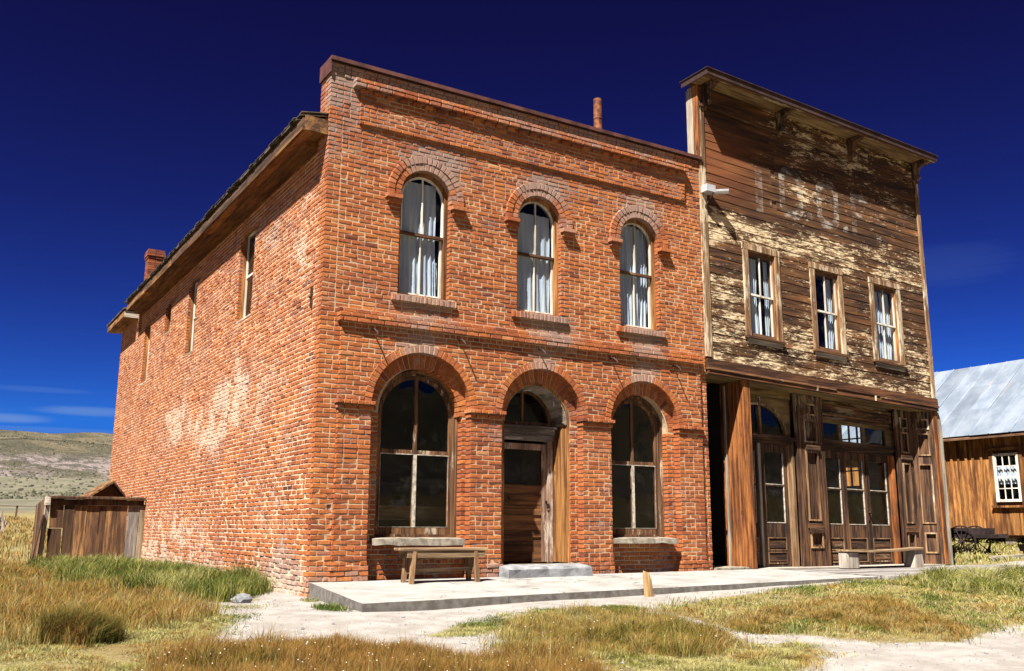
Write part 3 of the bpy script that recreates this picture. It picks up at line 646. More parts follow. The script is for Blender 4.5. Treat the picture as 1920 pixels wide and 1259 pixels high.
# ------------------------------------------------------------------ wooden false-front building
def siding_mat():
    m, nt, b = mat('weathered_siding'); P = pos(nt); oi = N(nt, 'ShaderNodeObjectInfo').outputs['Random']
    off = N(nt, 'ShaderNodeCombineXYZ'); r50 = M_(nt, 'MULTIPLY', oi, 31.)
    for i in (0, 2): nt.links.new(r50, off.inputs[i])
    s = N(nt, 'ShaderNodeSeparateXYZ'); nt.links.new(P, s.inputs[0]); X, Z = s.outputs[0], s.outputs[2]
    g = NOI(nt, mapv(nt, P, (1.2, 30, 38), off.outputs[0]), 1., 6., .7, .3)
    br = NOI(nt, mapv(nt, P, (.8, 3, 5), off.outputs[0]), 1., 3., .6)
    f = M_(nt, 'ADD', M_(nt, 'MULTIPLY', g, .5), M_(nt, 'MULTIPLY', br, .5))
    col = RAMP(nt, f, [(.34, (.010, .0045, .002)), (.45, (.034, .013, .005)), (.56, (.108, .045, .014)), (.7, (.245, .108, .036))])
    # warm bare boards at the top left
    bare = M_(nt, 'MULTIPLY', STEP(nt, X, 9.6, 8.0), STEP(nt, Z, 6.6, 7.6))
    col = MIX(nt, M_(nt, 'MULTIPLY', M_(nt, 'MULTIPLY', bare, STEP(nt, Z, 8.9, 8.2)), .5), col, (.20, .06, .018))
    hv = N(nt, 'ShaderNodeHueSaturation'); nt.links.new(col, hv.inputs['Color']); nt.links.new(M_(nt, 'ADD', M_(nt, 'MULTIPLY', oi, .5), .75), hv.inputs['Value']); col = hv.outputs[0]
    # remains of cream paint
    big = NOI(nt, mapv(nt, P, (.8, 1, 1.6)), 1., 3., .6)
    mid = NOI(nt, mapv(nt, P, (2.6, 8, 10), off.outputs[0]), 1., 9., .72)
    fine = NOI(nt, mapv(nt, P, (9, 40, 60)), 1., 7., .78)
    amt = M_(nt, 'ADD', -.044, M_(nt, 'MULTIPLY', STEP(nt, Z, 5.6, 3.9), .085))
    amt = M_(nt, 'ADD', amt, M_(nt, 'MULTIPLY', M_(nt, 'MULTIPLY', STEP(nt, Z, 6.0, 6.4), STEP(nt, Z, 7.1, 6.6)), .085))
    amt = M_(nt, 'ADD', amt, M_(nt, 'MULTIPLY', M_(nt, 'MULTIPLY', STEP(nt, X, 8.6, 8.0), STEP(nt, Z, 7.0, 6.7)), .05))
    amt = M_(nt, 'ADD', amt, M_(nt, 'MULTIPLY', M_(nt, 'MULTIPLY', STEP(nt, X, 9.3, 10.4), STEP(nt, Z, 8.35, 8.7)), .085))
    amt = M_(nt, 'SUBTRACT', amt, M_(nt, 'MULTIPLY', bare, .22))
    tot = M_(nt, 'ADD', M_(nt, 'ADD', M_(nt, 'MULTIPLY', mid, .65), M_(nt, 'MULTIPLY', big, .42)), M_(nt, 'ADD', amt, M_(nt, 'MULTIPLY', M_(nt, 'SUBTRACT', oi, .5), .07)))
    tot = M_(nt, 'ADD', tot, M_(nt, 'MULTIPLY', M_(nt, 'SUBTRACT', fine, .5), .62))
    mk = STEP(nt, tot, .555, .645)
    pc = MIX(nt, STEP(nt, fine, .35, .6), (.23, .14, .065), (.68, .55, .35))
    col = MIX(nt, mk, col, pc)
    # lettering, worn: I . O . O . F .
    def rc(x0, x1, z0, z1):
        a = M_(nt, 'MULTIPLY', M_(nt, 'GREATER_THAN', X, x0), M_(nt, 'LESS_THAN', X, x1))
        c = M_(nt, 'MULTIPLY', M_(nt, 'GREATER_THAN', Z, z0), M_(nt, 'LESS_THAN', Z, z1)); return M_(nt, 'MULTIPLY', a, c)
    def octo(cx, cz, hw, hh, t):
        def o(hw, hh):
            ax = M_(nt, 'DIVIDE', M_(nt, 'ABSOLUTE', M_(nt, 'SUBTRACT', X, cx)), hw); az = M_(nt, 'DIVIDE', M_(nt, 'ABSOLUTE', M_(nt, 'SUBTRACT', Z, cz)), hh)
            k = M_(nt, 'MULTIPLY', M_(nt, 'LESS_THAN', ax, 1.), M_(nt, 'LESS_THAN', az, 1.))
            return M_(nt, 'MULTIPLY', k, M_(nt, 'LESS_THAN', M_(nt, 'ADD', ax, M_(nt, 'MULTIPLY', az, 1.5)), 2.05))
        return M_(nt, 'SUBTRACT', o(hw, hh), o(hw-t, hh-t*1.15), clamp=True)
    L = M_(nt, 'MULTIPLY', rc(9.02, 9.22, 7.0, 7.92), .45)
    L = M_(nt, 'MAXIMUM', L, M_(nt, 'MULTIPLY', rc(11.92, 12.08, 7.0, 7.8), .4))
    for q in (rc(10.51, 10.66, 7.10, 7.25), rc(11.62, 11.78, 7.03, 7.19), rc(12.72, 12.88, 6.98, 7.13), rc(9.42, 9.56, 7.2, 7.34), rc(11.92, 12.52, 7.82, 7.98), rc(12.08, 12.3, 7.44, 7.54)): L = M_(nt, 'MAXIMUM', L, q)
    L = M_(nt, 'MAXIMUM', L, octo(10.05, 7.58, .34, .55, .15)); L = M_(nt, 'MAXIMUM', L, octo(11.17, 7.55, .34, .54, .15))
    ln = NOI(nt, mapv(nt, P, (3.2, 6, 6.5)), 1., 5., .7)
    wear = M_(nt, 'MAXIMUM', STEP(nt, M_(nt, 'ADD', ln, M_(nt, 'MULTIPLY', M_(nt, 'SUBTRACT', fine, .5), .3)), .47, .57), .10)
    col = MIX(nt, M_(nt, 'MULTIPLY', M_(nt, 'MULTIPLY', L, wear), .66), col, (.36, .33, .29))
    nt.links.new(col, b.inputs['Base Color']); b.inputs['Roughness'].default_value = .85
    bump(nt, b, M_(nt, 'ADD', g, M_(nt, 'MULTIPLY', mk, .3)), .6, .006); return m
MSID = siding_mat()
MTRIMZ = wood('worn_trim', (.12, .06, .028), (.32, .20, .105), 'z', 30, (.50, .42, .30), .38, zp=(2.2, 2.7, .08))
MTRIMX = wood('worn_trim_rail', (.08, .034, .014), (.20, .095, .04), 'x', 30, (.50, .42, .29), .40)
MPALEZ = wood('pale_plank', (.20, .17, .125), (.42, .37, .295), 'z', 24, None, objvar=.2)
MSTZ = wood('storefront_post', (.022, .010, .006), (.140, .066, .029), 'z', 26, (.25, .19, .12), .32, objvar=.5, zp=(2.3, 2.75, .11))
MSTX = wood('storefront_rail', (.022, .010, .006), (.130, .062, .028), 'x', 26, (.26, .21, .14), .36, objvar=.5, zp=(2.4, 2.7, .09))
MSOF = wood('ochre_ceiling', (.11, .068, .027), (.23, .16, .068), 'x', 14, None, objvar=.2)
MORZ = wood('orange_plank', (.10, .03, .008), (.36, .13, .032), 'z', 20, None, objvar=.5, knots=True)
MHEAD = wood('header_beam', (.035, .013, .006), (.13, .05, .018), 'x', 24, (.42, .34, .21), .30)
MBODY = simple('dark_siding', (.12, .06, .03), .9, 0, .3, 4.)
MGALV = simple('galvanised', (.62, .64, .68), .5, .5, .12, 6.)
WB = thing('wooden_building', (10.9, 6.5, 0), 'two-storey false-front wooden building with peeling cream paint and faded lettering', 'building')
ZB, ZT, ZC = 3.87, 8.93, 9.36
X0, X1 = 7.53, 14.33
WWIN = [(8.56, 9.56, 4.44, 6.20), (10.46, 11.44, 4.44, 6.17), (12.32, 13.34, 4.47, 6.19)]
rows = 30; E = (ZT-ZB)/rows
for k in range(rows):
    z0 = ZB+k*E; z1 = z0+E*1.06
    js = sorted(random.sample([9.48, 10.9, 11.9, 13.1, 8.9, 12.4], random.choice((1, 2, 2))))
    if 10 <= k <= 26 and random.random() < .55: js = sorted(set([9.6, 12.75][:random.choice((1, 2))]+js[:1]))
    segs = [X0+.13]+[j for j in js]+[X1-.12]
    for a, b in zip(segs, segs[1:]):
        if b-a < .3: continue
        parts = [(a, b)]
        for (w0, w1, c0, c1) in WWIN:
            if z1 > c0+.01 and z0 < c1-.01:
                np_ = []
                for p, q in parts:
                    if q <= w0+.05 or p >= w1-.05: np_.append((p, q)); continue
                    if w0-p > .02: np_.append((p, w0+.02))
                    if q-w1 > .02: np_.append((w1-.02, q))
                parts = np_
        for p, q in parts:
            if q-p < .08: continue
            g = .004; dn = random.uniform(-.003, .004); dz = random.uniform(-.004, .004); mb = MB(WOOD); nseg = max(1, int((q-p)/.6)); V = []; F = []
            for i in range(nseg+1):
                u = p+g/2+(q-p-g)*i/nseg; wv = .0035*math.sin(u*3.1+k)+random.uniform(-.002, .002)
                V += [(u, .0135+dn*.6+wv*.6, z0+dz+random.uniform(-.003, .002)), (u, .006+wv*.4, z1), (u, -.012, z1), (u, -.004, z0+dz)]
            for i in range(nseg):
                for j in range(4): F.append((4*i+j, 4*i+(j+1) % 4, 4*i+4+(j+1) % 4, 4*i+4+j))
            e = 4*nseg; F += [(0, 1, 2, 3), (e, e+3, e+2, e+1)]
            mb.add(V, F).build('siding_board', MSID, WB)
hol = [rect(a+.1, b-.1, c+.1, d-.1) for a, b, c, d in WWIN]
MB(WOOD).plate(rect(X0, X1, ZB-.2, ZC+.02), hol, -.25, -.014).build('sheathing', MBODY, WB)
# body behind
b = MB(WOOD).box(X0, X0+.1, -14, -.26, 0, 6.9); b.build('side_wall', MBODY, WB)
hw = [rect(1.80, 2.58, 1.72, 3.30)]
MB(lambda u, n, z: (n, u, z)).plate(rect(.26, 14, 0, 6.7), hw, X1-.12, X1-.02).build('side_wall', MBODY, WB)
MB(WOOD).box(X0, X1, -14.1, -14, 0, 6.9).box(X0+.1, X1-.12, -13.9, -.26, 3.62, 3.72).box(X0+.1, X1-.12, -13.9, -5.5, .02, .1).build('rear_wall', MBODY, WB)
MB().add([(X0-.0, .26, 6.9), (X0-.0, 14, 6.9), (10.9, 14, 8.2), (10.9, .26, 8.2), (X1, 14, 6.7), (X1, .26, 6.7), (X0, .26, 6.8), (X0, 14, 6.8), (10.9, 14, 8.1), (10.9, .26, 8.1), (X1, 14, 6.6), (X1, .26, 6.6)],
         [(0, 1, 2, 3), (3, 2, 4, 5), (6, 9, 8, 7), (9, 11, 10, 8), (0, 3, 9, 6), (3, 5, 11, 9), (1, 7, 8, 2), (2, 8, 10, 4)]).build('roof', MSH, WB)
rw = MB(lambda u, n, z: (n, u, z)).plate(rect(1.78, 2.60, 1.70, 3.32), [rect(1.84+i*.233+.012, 1.84+(i+1)*.233-.012, z0, z1) for i in range(3) for z0, z1 in ((1.77, 2.11), (2.14, 2.46), (2.54, 2.87), (2.90, 3.25))], X1-.11, X1-.06).build('rear_window', MBODY, WB)
# trims
MB(WOOD).box(X0, X0+.125, -.014, .038, 3.90, ZT, .003).build('corner_board', MTRIMZ, WB)
MB(WOOD).box(X0-.028, X0-.003, -.27, .03, 3.9, 7.60, .002).build('corner_board', MTRIMZ, WB)
MB(WOOD).box(X0-.028, X0-.003, -.10, .036, 7.61, ZC, .002).build('corner_board', MORZ, WB)
MB(WOOD).box(X0-.03, X0-.004, -.245, -.106, 7.62, ZC-.01, .003).box(X0-.024, X0-.004, -.29, -.252, 7.66, ZC-.04, .003).build('edge_plank', MPALEZ, WB)
MB(WOOD).box(X1-.12, X1, -.014, .04, 3.87, ZT+.1, .003).build('corner_board', MTRIMZ, WB)
for a, b in ((X0, 10.2), (10.21, 12.6), (12.61, X1)): MB(WOOD).box(a, b, .012, .036, ZT+.006, ZC-.01, .004).build('frieze_board', MSID, WB)
MB(WOOD).box(X0+.0, X1, .037, .075, ZT-.03, ZT+.03, .003).build('frieze_moulding', MTRIMX, WB)
# cornice
MCOR = simple('dark_cornice', (.048, .026, .022), .6, .1, .35, 3.)
MCORN = wood('cornice_soffit', (.15, .09, .04), (.32, .22, .11), 'x', 16, None, objvar=.2)
CX0, CX1, CD = X0-.17, X1+.13, .47
for j, (n0, n1) in enumerate(((.0, .16), (.165, .325), (.33, CD-.02))): MB(WOOD).box(CX0+.02, CX1-.02, n0, n1, ZC, ZC+.03, .003).build('soffit_board', MCORN, WB)
MB(WOOD).box(CX0, CX1, CD-.018, CD+.02, ZC-.012, ZC+.105).box(CX0, CX0+.02, -.26, CD-.019, ZC-.012, ZC+.105).box(CX1-.02, CX1, -.26, CD-.019, ZC-.012, ZC+.105).build('cornice_fascia', MCOR, WB)
MB(WOOD).box(CX0-.02, CX1+.02, -.29, CD+.045, ZC+.107, ZC+.122).build('cornice_cap', MCOR, WB)
MB(WOOD).box(CX0+.02, CX1-.02, CD-.05, CD-.02, ZC-.04, ZC+.0).build('cornice_moulding', MTRIMX, WB)
def bracket(u):
    pr = [(.04, ZC-.01), (.40, ZC-.01), (.40, ZC-.07), (.33, ZC-.10), (.24, ZC-.13), (.19, ZC-.20), (.17, ZC-.30), (.20, ZC-.36), (.16, ZC-.43), (.10, ZC-.40), (.07, ZC-.48), (.04, ZC-.52)]
    mb = MB(WOOD); k = len(pr); V = []
    for uu in (u-.055, u+.055): V += [(uu, n, z) for n, z in pr]
    F = [tuple(range(k)), tuple(range(k, 2*k))[::-1]]+[(i, (i+1) % k, k+(i+1) % k, k+i) for i in range(k)]
    mb.add(V, F).box(u-.08, u+.08, .04, .44, ZC-.045, ZC-.008); mb.build('bracket', MSTZ, WB)
for u in (X0+.14, 9.74, 11.95, X1-.16): bracket(u)
# small roof vent just behind the cornice
rv = MB().box(11.0, 11.16, .5, .66, 9.0, 9.47).add([(10.97, .47, 9.47), (11.19, .47, 9.47), (11.19, .69, 9.47), (10.97, .69, 9.47), (11.08, .58, 9.60)], [(0, 1, 4), (1, 2, 4), (2, 3, 4), (3, 0, 4), (0, 1, 2, 3)]); rv.build('roof_vent', MGALV, WB)
# gutter end sticking past the brick corner
gt = MB().add([(7.50, .12, 7.14), (7.54, -.30, 7.12), (7.66, -.30, 7.10), (7.64, .12, 7.12), (7.50, .12, 7.29), (7.54, -.30, 7.28)], [(0, 1, 2, 3), (0, 4, 5, 1)])
V = []; F = []
for i, (x, y, z) in enumerate(((7.62, .03, 7.165), (7.88, -.22, 7.16), (7.98, -.30, 7.16))):
    for k in range(7):
        a = math.pi*(k/6)+math.pi; V.append((x+.075*math.cos(a)*.7, y+.06*math.cos(a), z+.075*math.sin(a)))
for i in range(2):
    for k in range(6): F.append((7*i+k, 7*i+k+1, 7*i+8+k, 7*i+7+k))
gt.v = []; gt.f = []
gt.add(V, F).box(7.515, 7.74, -.20, -.03, 7.10, 7.24); gt.build('gutter', MGALV, WB, recalc=False)
MB().beam((7.60, -.01, 6.8), (7.66, -.22, 7.08), .02, .03).build('gutter_strap', MIRON, WB)
# upper windows
for wi, (a, b, c, d) in enumerate(WWIN):
    w = MB(WOOD); w.box(a, a+.13, -.01, .045, c+.01, d-.002, .003).box(b-.13, b, -.01, .045, c+.01, d-.002, .003).box(a-.01, b+.01, -.01, .05, d, d+.12, .003); w = w.build('sash_window', MTRIMZ, WB)
    MB(WOOD).box(a-.03, b+.04, -.05, .085, c-.03, c+.012, .003).build('sill', MTRIMX, w)
    MB(WOOD).box(a+.02, b-.02, .03, .042, c-.13, c-.032, .003).build('apron', MGREYW, w)
    a1, b1, zm = a+.13, b-.13, (c+d)/2-.02; um = (a1+b1)/2
    MB(WOOD).plate(rect(a1, b1, c, d+.01), [rect(a1+.025, b1-.025, c+.03, d-.02)], -.13, .008).build('jamb', MGOLD, w)
    a1 += .026; b1 -= .026
    MB(WOOD).plate(rect(a1, b1, zm, d-.021), [rect(a1+.035, um-.012, zm+.035, d-.06), rect(um+.012, b1-.035, zm+.035, d-.06)], -.05, -.02).build('upper_sash', MWHITE, w)
    MB(WOOD).plate(rect(a1, b1, c+.031, zm+.03), [rect(a1+.035, um-.012, c+.08, zm), rect(um+.012, b1-.035, c+.08, zm)], -.085, -.052).build('lower_sash', MWHITE, w)
    MB(WOOD).box(a1+.02, b1-.02, -.036, -.032, zm+.02, d-.04).build('pane', MGLASS, w)
    MB(WOOD).box(a1+.02, b1-.02, -.07, -.066, c+.06, zm+.01).build('pane', MGLASS, w)
    cu = MB(WOOD)
    if wi == 0: cloth(cu, a1, um+.05, c+.03, d-.03, -.15, fold=5, amp=.02, gather=.15); cloth(cu, b1-.12, b1, c+.03, d-.03, -.15, fold=2, amp=.015)
    elif wi == 1: cloth(cu, b1-.24, b1, c+.03, d-.03, -.15, fold=3, amp=.02, gather=-.3)
    else: cloth(cu, a1, um-.02, c+.03, d-.03, -.15, fold=4, amp=.02); cloth(cu, um+.02, b1, c+.03, d-.03, -.16, fold=5, amp=.02)
    cu.build('curtain', MCURT, w, smooth=True)
# near-black back screen added behind the upper windows so rooms read dark
MB().box(X0+.12, X1-.14, 4.5, 4.6, 3.75, 6.6).build('dark_back_screen', MDARK, WB)
# header
MB(WOOD).box(X0-.01, 10.2, .0, .05, 3.70, 3.862, .003).build('header_beam', MHEAD, WB)
MB(WOOD).box(10.21, X1+.03, .0, .052, 3.70, 3.862, .003).build('header_beam', MHEAD, WB)
MB(WOOD).box(X0-.02, 11.0, .0, .08, 3.655, 3.698, .003).build('drip_moulding', MTRIMX, WB)
MB(WOOD).box(12.4, X1+.03, .0, .078, 3.66, 3.698, .003).build('drip_moulding', MTRIMX, WB)
MB(WOOD).box(X0-.005, X1+.02, .0, .06, 3.575, 3.652, .002).build('header_trim', MHEAD, WB)
MB(WOOD).box(X0+.0, X1, -.62, -.0, 3.565, 3.60).build('porch_ceiling', MSOF, WB)
for u in (10.42, 12.2): MB(WOOD).box(u, u+.03, .062, .085, 3.58, 3.69).build('nail_block', MTRIMZ, WB)
# stair passage and its partition
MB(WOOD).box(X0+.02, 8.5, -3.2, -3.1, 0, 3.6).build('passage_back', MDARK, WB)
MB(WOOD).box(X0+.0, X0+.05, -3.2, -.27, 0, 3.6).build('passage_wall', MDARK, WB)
MB(WOOD).box(X0+.02, 8.4, -3.1, .02, .02, .065, .004).build('threshold_board', MPALEZ, WB)
for i, (n0, n1) in enumerate(((-.62, -.40), (-.397, -.20), (-.197, -.035))): MB(WOOD).box(8.42, 8.465, n0, n1, .05, 3.56, .006).build('partition_plank', MORZ, WB)
MB(WOOD).box(8.385, 8.42, -.50, -.46, .05, 3.5, .004).build('batten', MPALEZ, WB)
MB(WOOD).box(8.43, 8.60, -.033, .012, .04, 3.56, .006).build('partition_post', MORZ, WB)
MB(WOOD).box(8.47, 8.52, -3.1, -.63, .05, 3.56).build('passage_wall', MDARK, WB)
# storefront: u, z in local (unsagged) metres; recessed plane n = -.5
NS = -.5
def leaf(u0, u1, name='door', st=.085, pan=((.10, .32), (.36, .60)), lock=False, pale=False):
    zt = 2.46; g = [(.90, 1.62), (1.66, 2.30)]
    h = [rect(u0+st, u1-st, a, b) for a, b in g]+[rect(u0+st, u1-st, a, b) for a, b in pan]
    d = MB(WOOD).plate(rect(u0, u1, .04, zt), h, NS-.045, NS).build(name, MSTZ, WB)
    for a, b in g: MB(WOOD).box(u0+st-.01, u1-st+.01, NS-.028, NS-.024, a-.01, b+.01).build('pane', MGLASS, d)
    for a, b in pan: MB(WOOD).box(u0+st-.01, u1-st+.01, NS-.04, NS-.022, a-.01, b+.01).box(u0+st+.04, u1-st-.04, NS-.0215, NS-.008, a+.04, b-.04).build('door_panel', MSTX, d)
    m = MB(WOOD)
    for a, b in g: m.box(u0+st+.002, u1-st-.002, NS-.02, NS+.006, a-.012, a+.004).box(u1-st-.008, u1-st+.004, NS-.02, NS+.005, a+.006, b-.004)
    m.build('glazing_bead', MPUTTY, d)
    m = MB(WOOD)
    for a, b in pan: m.plate(rect(u0+st-.008, u1-st+.008, a-.008, b+.008), [rect(u0+st+.014, u1-st-.014, a+.014, b-.014)], NS-.01, NS+.009)
    m.build('panel_moulding', MTRIMZ, d)
    return d
leaf(8.62, 9.24); d1 = leaf(9.33, 10.06, st=.11)
MB(WOOD).box(9.245, 9.29, NS-.04, NS+.03, .03, 2.46, .002).box(9.293, 9.325, NS-.04, NS+.015, .03, 2.46, .002).build('meeting_post', MPALEZ, WB)
MB(WOOD).box(10.07, 10.13, NS-.05, NS+.03, .03, 2.47, .002).box(10.133, 10.2, NS-.05, NS+.08, .03, 2.5, .002).build('door_casing', MTRIMZ, WB)
MB(WOOD).box(8.55, 10.2, NS-.05, NS+.05, 2.47, 2.53, .002).box(8.55, 10.25, NS-.05, NS+.15, 2.56, 2.62, .002).box(8.55, 10.2, NS-.05, NS+.08, 2.532, 2.558, .002).build('transom_bar', MSTX, WB)
fc, fr0 = 9.34, .78
def quarter(s, r, z0=2.68):
    x0 = fc+s*.035
    return [(x0, z0)]+[(fc+s*(.035+(r)*math.cos(t)), z0+(r*.84)*math.sin(t)) for t in [math.pi/2*i/12 for i in range(13)]]
fl = MB(WOOD).plate(rect(8.5, 10.22, 2.622, 3.52), [quarter(-1, .66), quarter(1, .66)], NS-.05, NS).build('fanlight', MSOF, WB)
for s in (-1, 1):
    q = quarter(s, .66)[1:]; q2 = quarter(s, .71)[1:]
    MB(WOOD).plate(q+q2[::-1], [], NS+.001, NS+.03).build('arch_trim', MTRIMZ, fl)
    MB(WOOD).plate(quarter(s, .665, 2.675), [], NS-.03, NS-.026).build('pane', MGLASS, fl)
MB(WOOD).box(fc-.033, fc+.033, NS+.001, NS+.03, 2.63, 3.40).build('mullion', MTRIMZ, fl)
MB(WOOD).box(8.5, 10.2, NS-.0, NS+.05, 3.42, 3.56, .002).build('cornice_rail', MSOF, WB)
# pilasters with raised-frame panels
def pilaster(u0, u1, n, panels, fr=WOOD, ztop=3.56):
    h = [rect(u0+(u1-u0)*a, u0+(u1-u0)*b, z0, z1) for a, b, z0, z1 in panels]
    p = MB(fr).plate(rect(u0, u1, .03, ztop), h, n-.06, n).build('pilaster', MSTZ, WB)
    for a, b, z0, z1 in panels:
        x0, x1 = u0+(u1-u0)*a, u0+(u1-u0)*b
        MB(fr).box(x0-.005, x1+.005, n-.058, n-.04, z0-.005, z1+.005).build('inset_panel', MSTZ, p)
        MB(fr).plate(rect(x0-.025, x1+.025, z0-.025, z1+.025), [rect(x0+.008, x1-.008, z0+.008, z1-.008)], n+.001, n+.022).build('panel_moulding', MTRIMZ, p)
    return p
PP = [(.33, .68, 3.16, 3.36), (.30, .70, 2.58, 3.02), (.30, .70, .97, 2.36), (.33, .72, .42, .70)]
pilaster(10.24, 11.04, NS+.14, PP)
MB(WOOD).box(10.46, 10.85, NS+.142, NS+.20, 2.40, 2.50, .002).build('pilaster_cap', MSTX, WB); MB(WOOD).box(10.45, 10.84, NS+.142, NS+.19, .72, .80).box(10.42, 10.86, NS+.142, NS+.175, .80, .90).build('pilaster_cap', MSTX, WB)
# centre bay
leaf(11.09, 11.72); leaf(11.74, 12.44); d3 = leaf(12.47, 13.20)
MB(WOOD).tube([(12.46, NS+.02, 1.16), (12.46, NS+.07, 1.16)], .028, 8).box(12.44, 12.48, NS+.001, NS+.012, .98, 1.25).build('door_handle', MIRON, d3)
MB(WOOD).box(11.06, 13.32, NS-.05, NS+.07, 2.47, 2.56, .002).box(11.06, 13.32, NS-.05, NS+.11, 2.565, 2.62, .002).build('transom_bar', MSTX, WB)
tl = MB(WOOD).plate(rect(11.05, 13.5, 2.622, 3.14), [rect(a, b, 2.70, 3.06) for a, b in ((11.12, 11.68), (11.76, 12.42), (12.52, 13.20))], NS-.05, NS).build('transom', MSOF, WB)
for a, b in ((11.12, 11.68), (11.76, 12.42), (12.52, 13.20)): MB(WOOD).box(a-.01, b+.01, NS-.03, NS-.026, 2.69, 3.07).build('pane', MGLASS, tl)
MB(WOOD).box(11.05, 13.5, NS-.045, NS+.001, 3.142, 3.56).box(11.05, 13.45, NS+.001, NS+.04, 3.145, 3.20, .002).build('lintel_board', MSTX, WB)
MB(WOOD).plate(rect(11.12, 13.40, 3.22, 3.48), [rect(11.17, 13.35, 3.26, 3.44)], NS+.002, NS+.03).build('panel_moulding', MTRIMX, WB)
MB(WOOD).box(13.205, 13.26, NS-.05, NS+.03, .03, 2.465, .002).box(13.262, 13.34, NS-.05, NS+.07, .03, 2.465, .002).build('door_casing', MORZ, WB)
pilaster(13.36, 13.86, NS+.16, [(.30, .72, 3.16, 3.36), (.30, .72, 2.58, 3.02), (.30, .72, .97, 2.30), (.30, .72, .42, .70)])
MB(WOOD).box(13.44, 13.80, NS+.162, NS+.21, 2.40, 2.50, .002).build('pilaster_cap', MSTX, WB); MB(WOOD).box(13.44, 13.80, NS+.162, NS+.20, .74, .90, .002).build('pilaster_cap', MSTX, WB)
# angled return panel at the right end
A0, A1 = (13.88, -.36), (14.20, .0); AL = math.hypot(A1[0]-A0[0], A1[1]-A0[1]); du, dn = (A1[0]-A0[0])/AL, (A1[1]-A0[1])/AL
def ANG(u, n, z): U = A0[0]+du*u-dn*n; return WOOD(U, A0[1]+dn*u+du*n, z)
pilaster(0, AL, 0., [(.30, .74, 3.16, 3.36), (.30, .74, 2.54, 3.02), (.26, .74, .97, 2.30), (.30, .74, .30, .72)], fr=ANG)
MB(WOOD).box(14.21, 14.33, -.25, .02, .03, 3.56, .003).build('end_post', MORZ, WB)
pk = MB(WOOD).plate([(14.345, -.02), (14.50, -.02), (14.50, 3.2), (14.47, 3.42), (14.42, 3.55), (14.37, 3.58), (14.345, 3.55)], [], -.06, -.0).build('end_plank', MPALEZ, WB)
MB(WOOD).box(X0+.55, X1, -.55, .0, -.06, .03, .003).build('doorstep_board', MGREYW, WB)
# ------------------------------------------------------------------ barn on the right
BX = 21.5
MBARN = wood('barn_board', (.13, .048, .013), (.37, .17, .046), 'z', 13, (.13, .06, .05), .30, pscale=(3, 3.2, .5), objvar=.75)
def roofm():
    m, nt, b = mat('sheet_metal'); P = pos(nt); oi = N(nt, 'ShaderNodeObjectInfo').outputs['Random']
    n = NOI(nt, mapv(nt, P, (.6, 1.2, .6)), 2., 5., .6); r = NOI(nt, mapv(nt, P, (.5, 2.5, .5)), 1.4, 5., .7)
    c = MIX(nt, STEP(nt, n, .35, .65), (.16, .195, .25), (.23, .27, .33))
    hv = N(nt, 'ShaderNodeHueSaturation'); nt.links.new(c, hv.inputs['Color']); nt.links.new(M_(nt, 'ADD', M_(nt, 'MULTIPLY', oi, .3), .8), hv.inputs['Value'])
    c = MIX(nt, M_(nt, 'MULTIPLY', STEP(nt, r, .60, .72), .5), hv.outputs[0], (.34, .24, .17)); nt.links.new(c, b.inputs['Base Color'])
    b.inputs['Metallic'].default_value = .25; b.inputs['Roughness'].default_value = .5; bump(nt, b, n, .3, .02); return m
MROOF = roofm()
BN = thing('barn', (BX+3, 1.5, .3), 'barn of warm vertical boards under a pale sheet-metal roof', 'barn')
y = -6.0; wy0, wy1, wz0, wz1 = 2.42, 3.16, 1.54, 2.90
while y < 9.5:
    w = random.uniform(.16, .30); e = min(y+w, 9.5)
    def bd(a, b, c, d): MB().box(BX-random.uniform(.0, .012), BX+.03, a, b, c, d, .004).build('wall_board', MBARN, BN)
    g = .008
    if e > wy0-.05 and y < wy1+.05:
        bd(y+g, e, .62, wz0-.1); bd(y+g, e, wz1+.1, 3.6)
        if y < wy0-.08: bd(y+g, min(e, wy0-.06), wz0-.11, wz1+.11)
        if e > wy1+.08: bd(max(y, wy1+.06), e, wz0-.11, wz1+.11)
    else: bd(y+g, e, .62, 3.6)
    if random.random() < .7 and not (e > wy0-.2 and e < wy1+.2): MB().box(BX-.04, BX-.012, e-.03, e+.04, .63, 3.58, .004).build('batten', MBARN, BN)
    y = e
MB(lambda u, n, z: (n, u, z)).plate(rect(-6, 9.5, .6, 3.6), [rect(wy0, wy1, wz0, wz1)], BX+.03, BX+.1).build('frame_wall', MBODY, BN)
MB().box(BX+.1, BX+6.2, -6, -5.9, .6, 3.6).box(BX+.1, BX+6.2, 9.4, 9.5, .6, 3.6).box(BX+6.1, BX+6.2, -5.9, 9.4, .6, 3.6).box(BX+.1, BX+6.1, -5.9, 9.4, .55, .62).build('rear_wall', MBODY, BN)
for yy in (-6, -3, 0, 2.8, 5.6, 9.2): MB().box(BX+.1, BX+.4, yy, yy+.3, -.1, .56).build('foundation_block', MSTONE, BN)
sl_ = (6.02-3.42)/3.35
for j in range(3):
    t0, t1 = j/3, (j+1)/3+.01
    y = -6.3
    while y < 9.8:
        e = y+.62; xa, xb = BX-.35+3.35*t0, BX-.35+3.35*t1; za, zb = 3.42+2.6*t0+.012*(3-j), 3.42+2.6*t1+.012*(3-j)
        d = random.uniform(-.006, .006); j2 = random.uniform(-.02, .02); V = []
        for x, z in ((xa+j2, za), (xb, zb)):
            V += [(x, y, z+d), (x, y+.02, z+d+.022), (x, y+.04, z+d), (x, e-.002, z+d-.003)]
        MB().add(V, [(0, 1, 5, 4), (1, 2, 6, 5), (2, 3, 7, 6)]).build('roof_sheet', MROOF, BN, recalc=False); y = e
